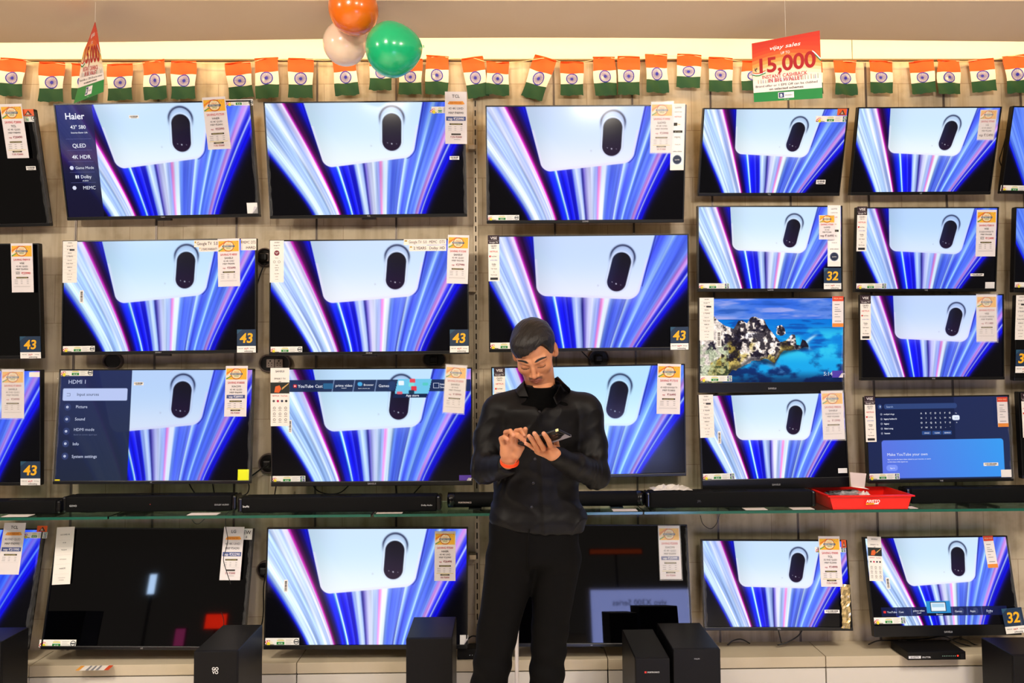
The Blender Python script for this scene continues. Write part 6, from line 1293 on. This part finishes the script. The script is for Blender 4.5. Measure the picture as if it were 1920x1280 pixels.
# orange thread on the wrist
OT = mat('thread_orange', '#F04A10', .6); c0 = J(955.5, 856.5, -1.205); b = MB()
for k_, (R_1, dz, rr) in enumerate(((.0290, 0, .0021), (.0296, -.0035, .0019), (.0292, -.007, .0018))):
    b.tube([tuple(c0+np.array([R_1*math.cos(a), .92*R_1*math.sin(a)-.002, .42*R_1*math.sin(a)+dz-.012])) for a in np.linspace(0, 2*math.pi, 33)], rr, OT, 6)
b.tube([tuple(J(969, 862, -1.232)), tuple(J(966, 868, -1.236)), tuple(J(962.5, 873.5, -1.236))], .0013, OT, 5); o = b.build('wrist_thread', man); o['label'] = 'orange thread tied round the wrist'
# ---- phone
ph = empty('smartphone', Matrix(((PLv[0]/.160, PN[0], -PSv[0]/.075, PC[0]), (PLv[1]/.160, PN[1], -PSv[1]/.075, PC[1]), (PLv[2]/.160, PN[2], -PSv[2]/.075, PC[2]), (0, 0, 0, 1))), 'phone in a black case held in the man\'s hands', 'phone')
# local x along the phone, y out of its back, z across
PB = mat('phone_black', '#0B0B0D', .35); b = MB(); b.box((-.080, -.0045, -.0375), (.080, .0045, .0375), PB, bev=.0035); b.build('body', ph)
b = MB(); b.box((-.076, -.0052, -.034), (.076, -.0044, .034), mat('phone_screen', '#101418', .08, emit='#8898B0', es=.25)); b.build('screen', ph)
GR = mat('phone_grey', '#8E8A92', .5); b = MB()
b.quad([(-.079, .0048, -.0368), (.0795, .0048, -.0368), (.0790, .0048, .000), (.060, .0048, -.012), (.045, .0048, -.0245), (.0, .0048, -.0245), (-.060, .0048, -.026)], GR); b.quad([(-.0795, .0046, -.0375), (.0800, .0046, -.0375), (.08, -.003, -.0376), (-.08, -.003, -.0376)], GR); o = b.build('back_panel', ph); o['label'] = 'grey lower strip of the phone back'
b = MB(); b.box((.046, .0045, .000), (.072, .0070, .032), mat('phone_island', '#08080A', .2), bev=.002)
for zz, xx in ((.008, .053), (.024, .053), (.016, .066)): b.lathe([(0, 0), (.0055, 0), (.0055, .0015), (.004, .0015), (0, .001)], mat('lens', '#020203', .05, spec=.9), Matrix.Translation((xx, .0070, zz)) @ Matrix.Rotation(-math.pi/2, 4, 'X'), 18)
b.build('camera_module', ph)
b = MB(); b.box((.068, -.004, .0345), (.0785, .0046, .0385), mat('pale_tip', '#E8E0A0', .4), bev=.0015); b.build('case_corner', ph)

# ================================================================== THE SHOP BEHIND THE CAMERA, SEEN ONLY IN THE DARK SCREENS
r = empty('lit_counter', Matrix.Translation((1.44, -4.62, FLOOR)), 'white backlit phone counter mirrored in the dark television behind the man', 'counter')
b = MB(); b.box((-.56, -.30, 0), (.56, .10, .60), mat('counter_white', '#B8B8C0', .4), bev=.006); b.build('counter_body', r)
b = MB(); b.box((-.54, .101, .01), (.54, .112, .575), mat('counter_panel', '#C8D0F0', .4, emit='#98A8F4', es=11.0)); b.build('light_panel', r)
b = MB(); b.text('vivo X300 Series', 0, .42, .060, mat('ink_black', '#000000', .9, spec=0), 0, bold=.04); b.text('ZEISS image flagship', 0, .25, .024, ink('#1C2440'), 0)
o = b.build('panel_lettering', r, Matrix.Translation((-.02, .1135, 0)) @ Matrix.Rotation(math.pi, 4, 'Z'))
for x_, z_, w_, h_, c_, e_, lab in ((-3.87, .66, .07, .20, '#B8D8FF', 26, 'small upright white lamp mirrored in the dark television at the lower left'), (-3.12, .28, .22, .14, '#FF2A10', 12, 'red lamp box mirrored in the dark television at the lower left'), (-3.48, .12, .10, .18, '#C04080', 5, 'pink lamp box mirrored in the dark television at the lower left'), (1.30, .86, .62, .05, '#C04A18', 2.2, 'orange light strip mirrored in the dark television behind the man')):
    r = empty('sign_lamp', Matrix.Translation((x_, -4.50 if x_ < 0 else -5.2, FLOOR)), lab, 'lamp'); b = MB(); b.box((-.012, -.03, 0), (.012, -.01, z_-FLOOR-h_/2), mat('lamp_post', '#303034', .5)); b.box((-w_/2-.01, -.03, z_-FLOOR-h_/2-.01), (w_/2+.01, -.001, z_-FLOOR+h_/2+.01), mat('lamp_post', '#303034', .5)); b.build('stand', r)
    b = MB(); b.box((-w_/2, -.001, z_-FLOOR-h_/2), (w_/2, .006, z_-FLOOR+h_/2), mat('lamp_'+c_[1:], c_, .4, emit=c_, es=e_)); b.build('light_face', r)
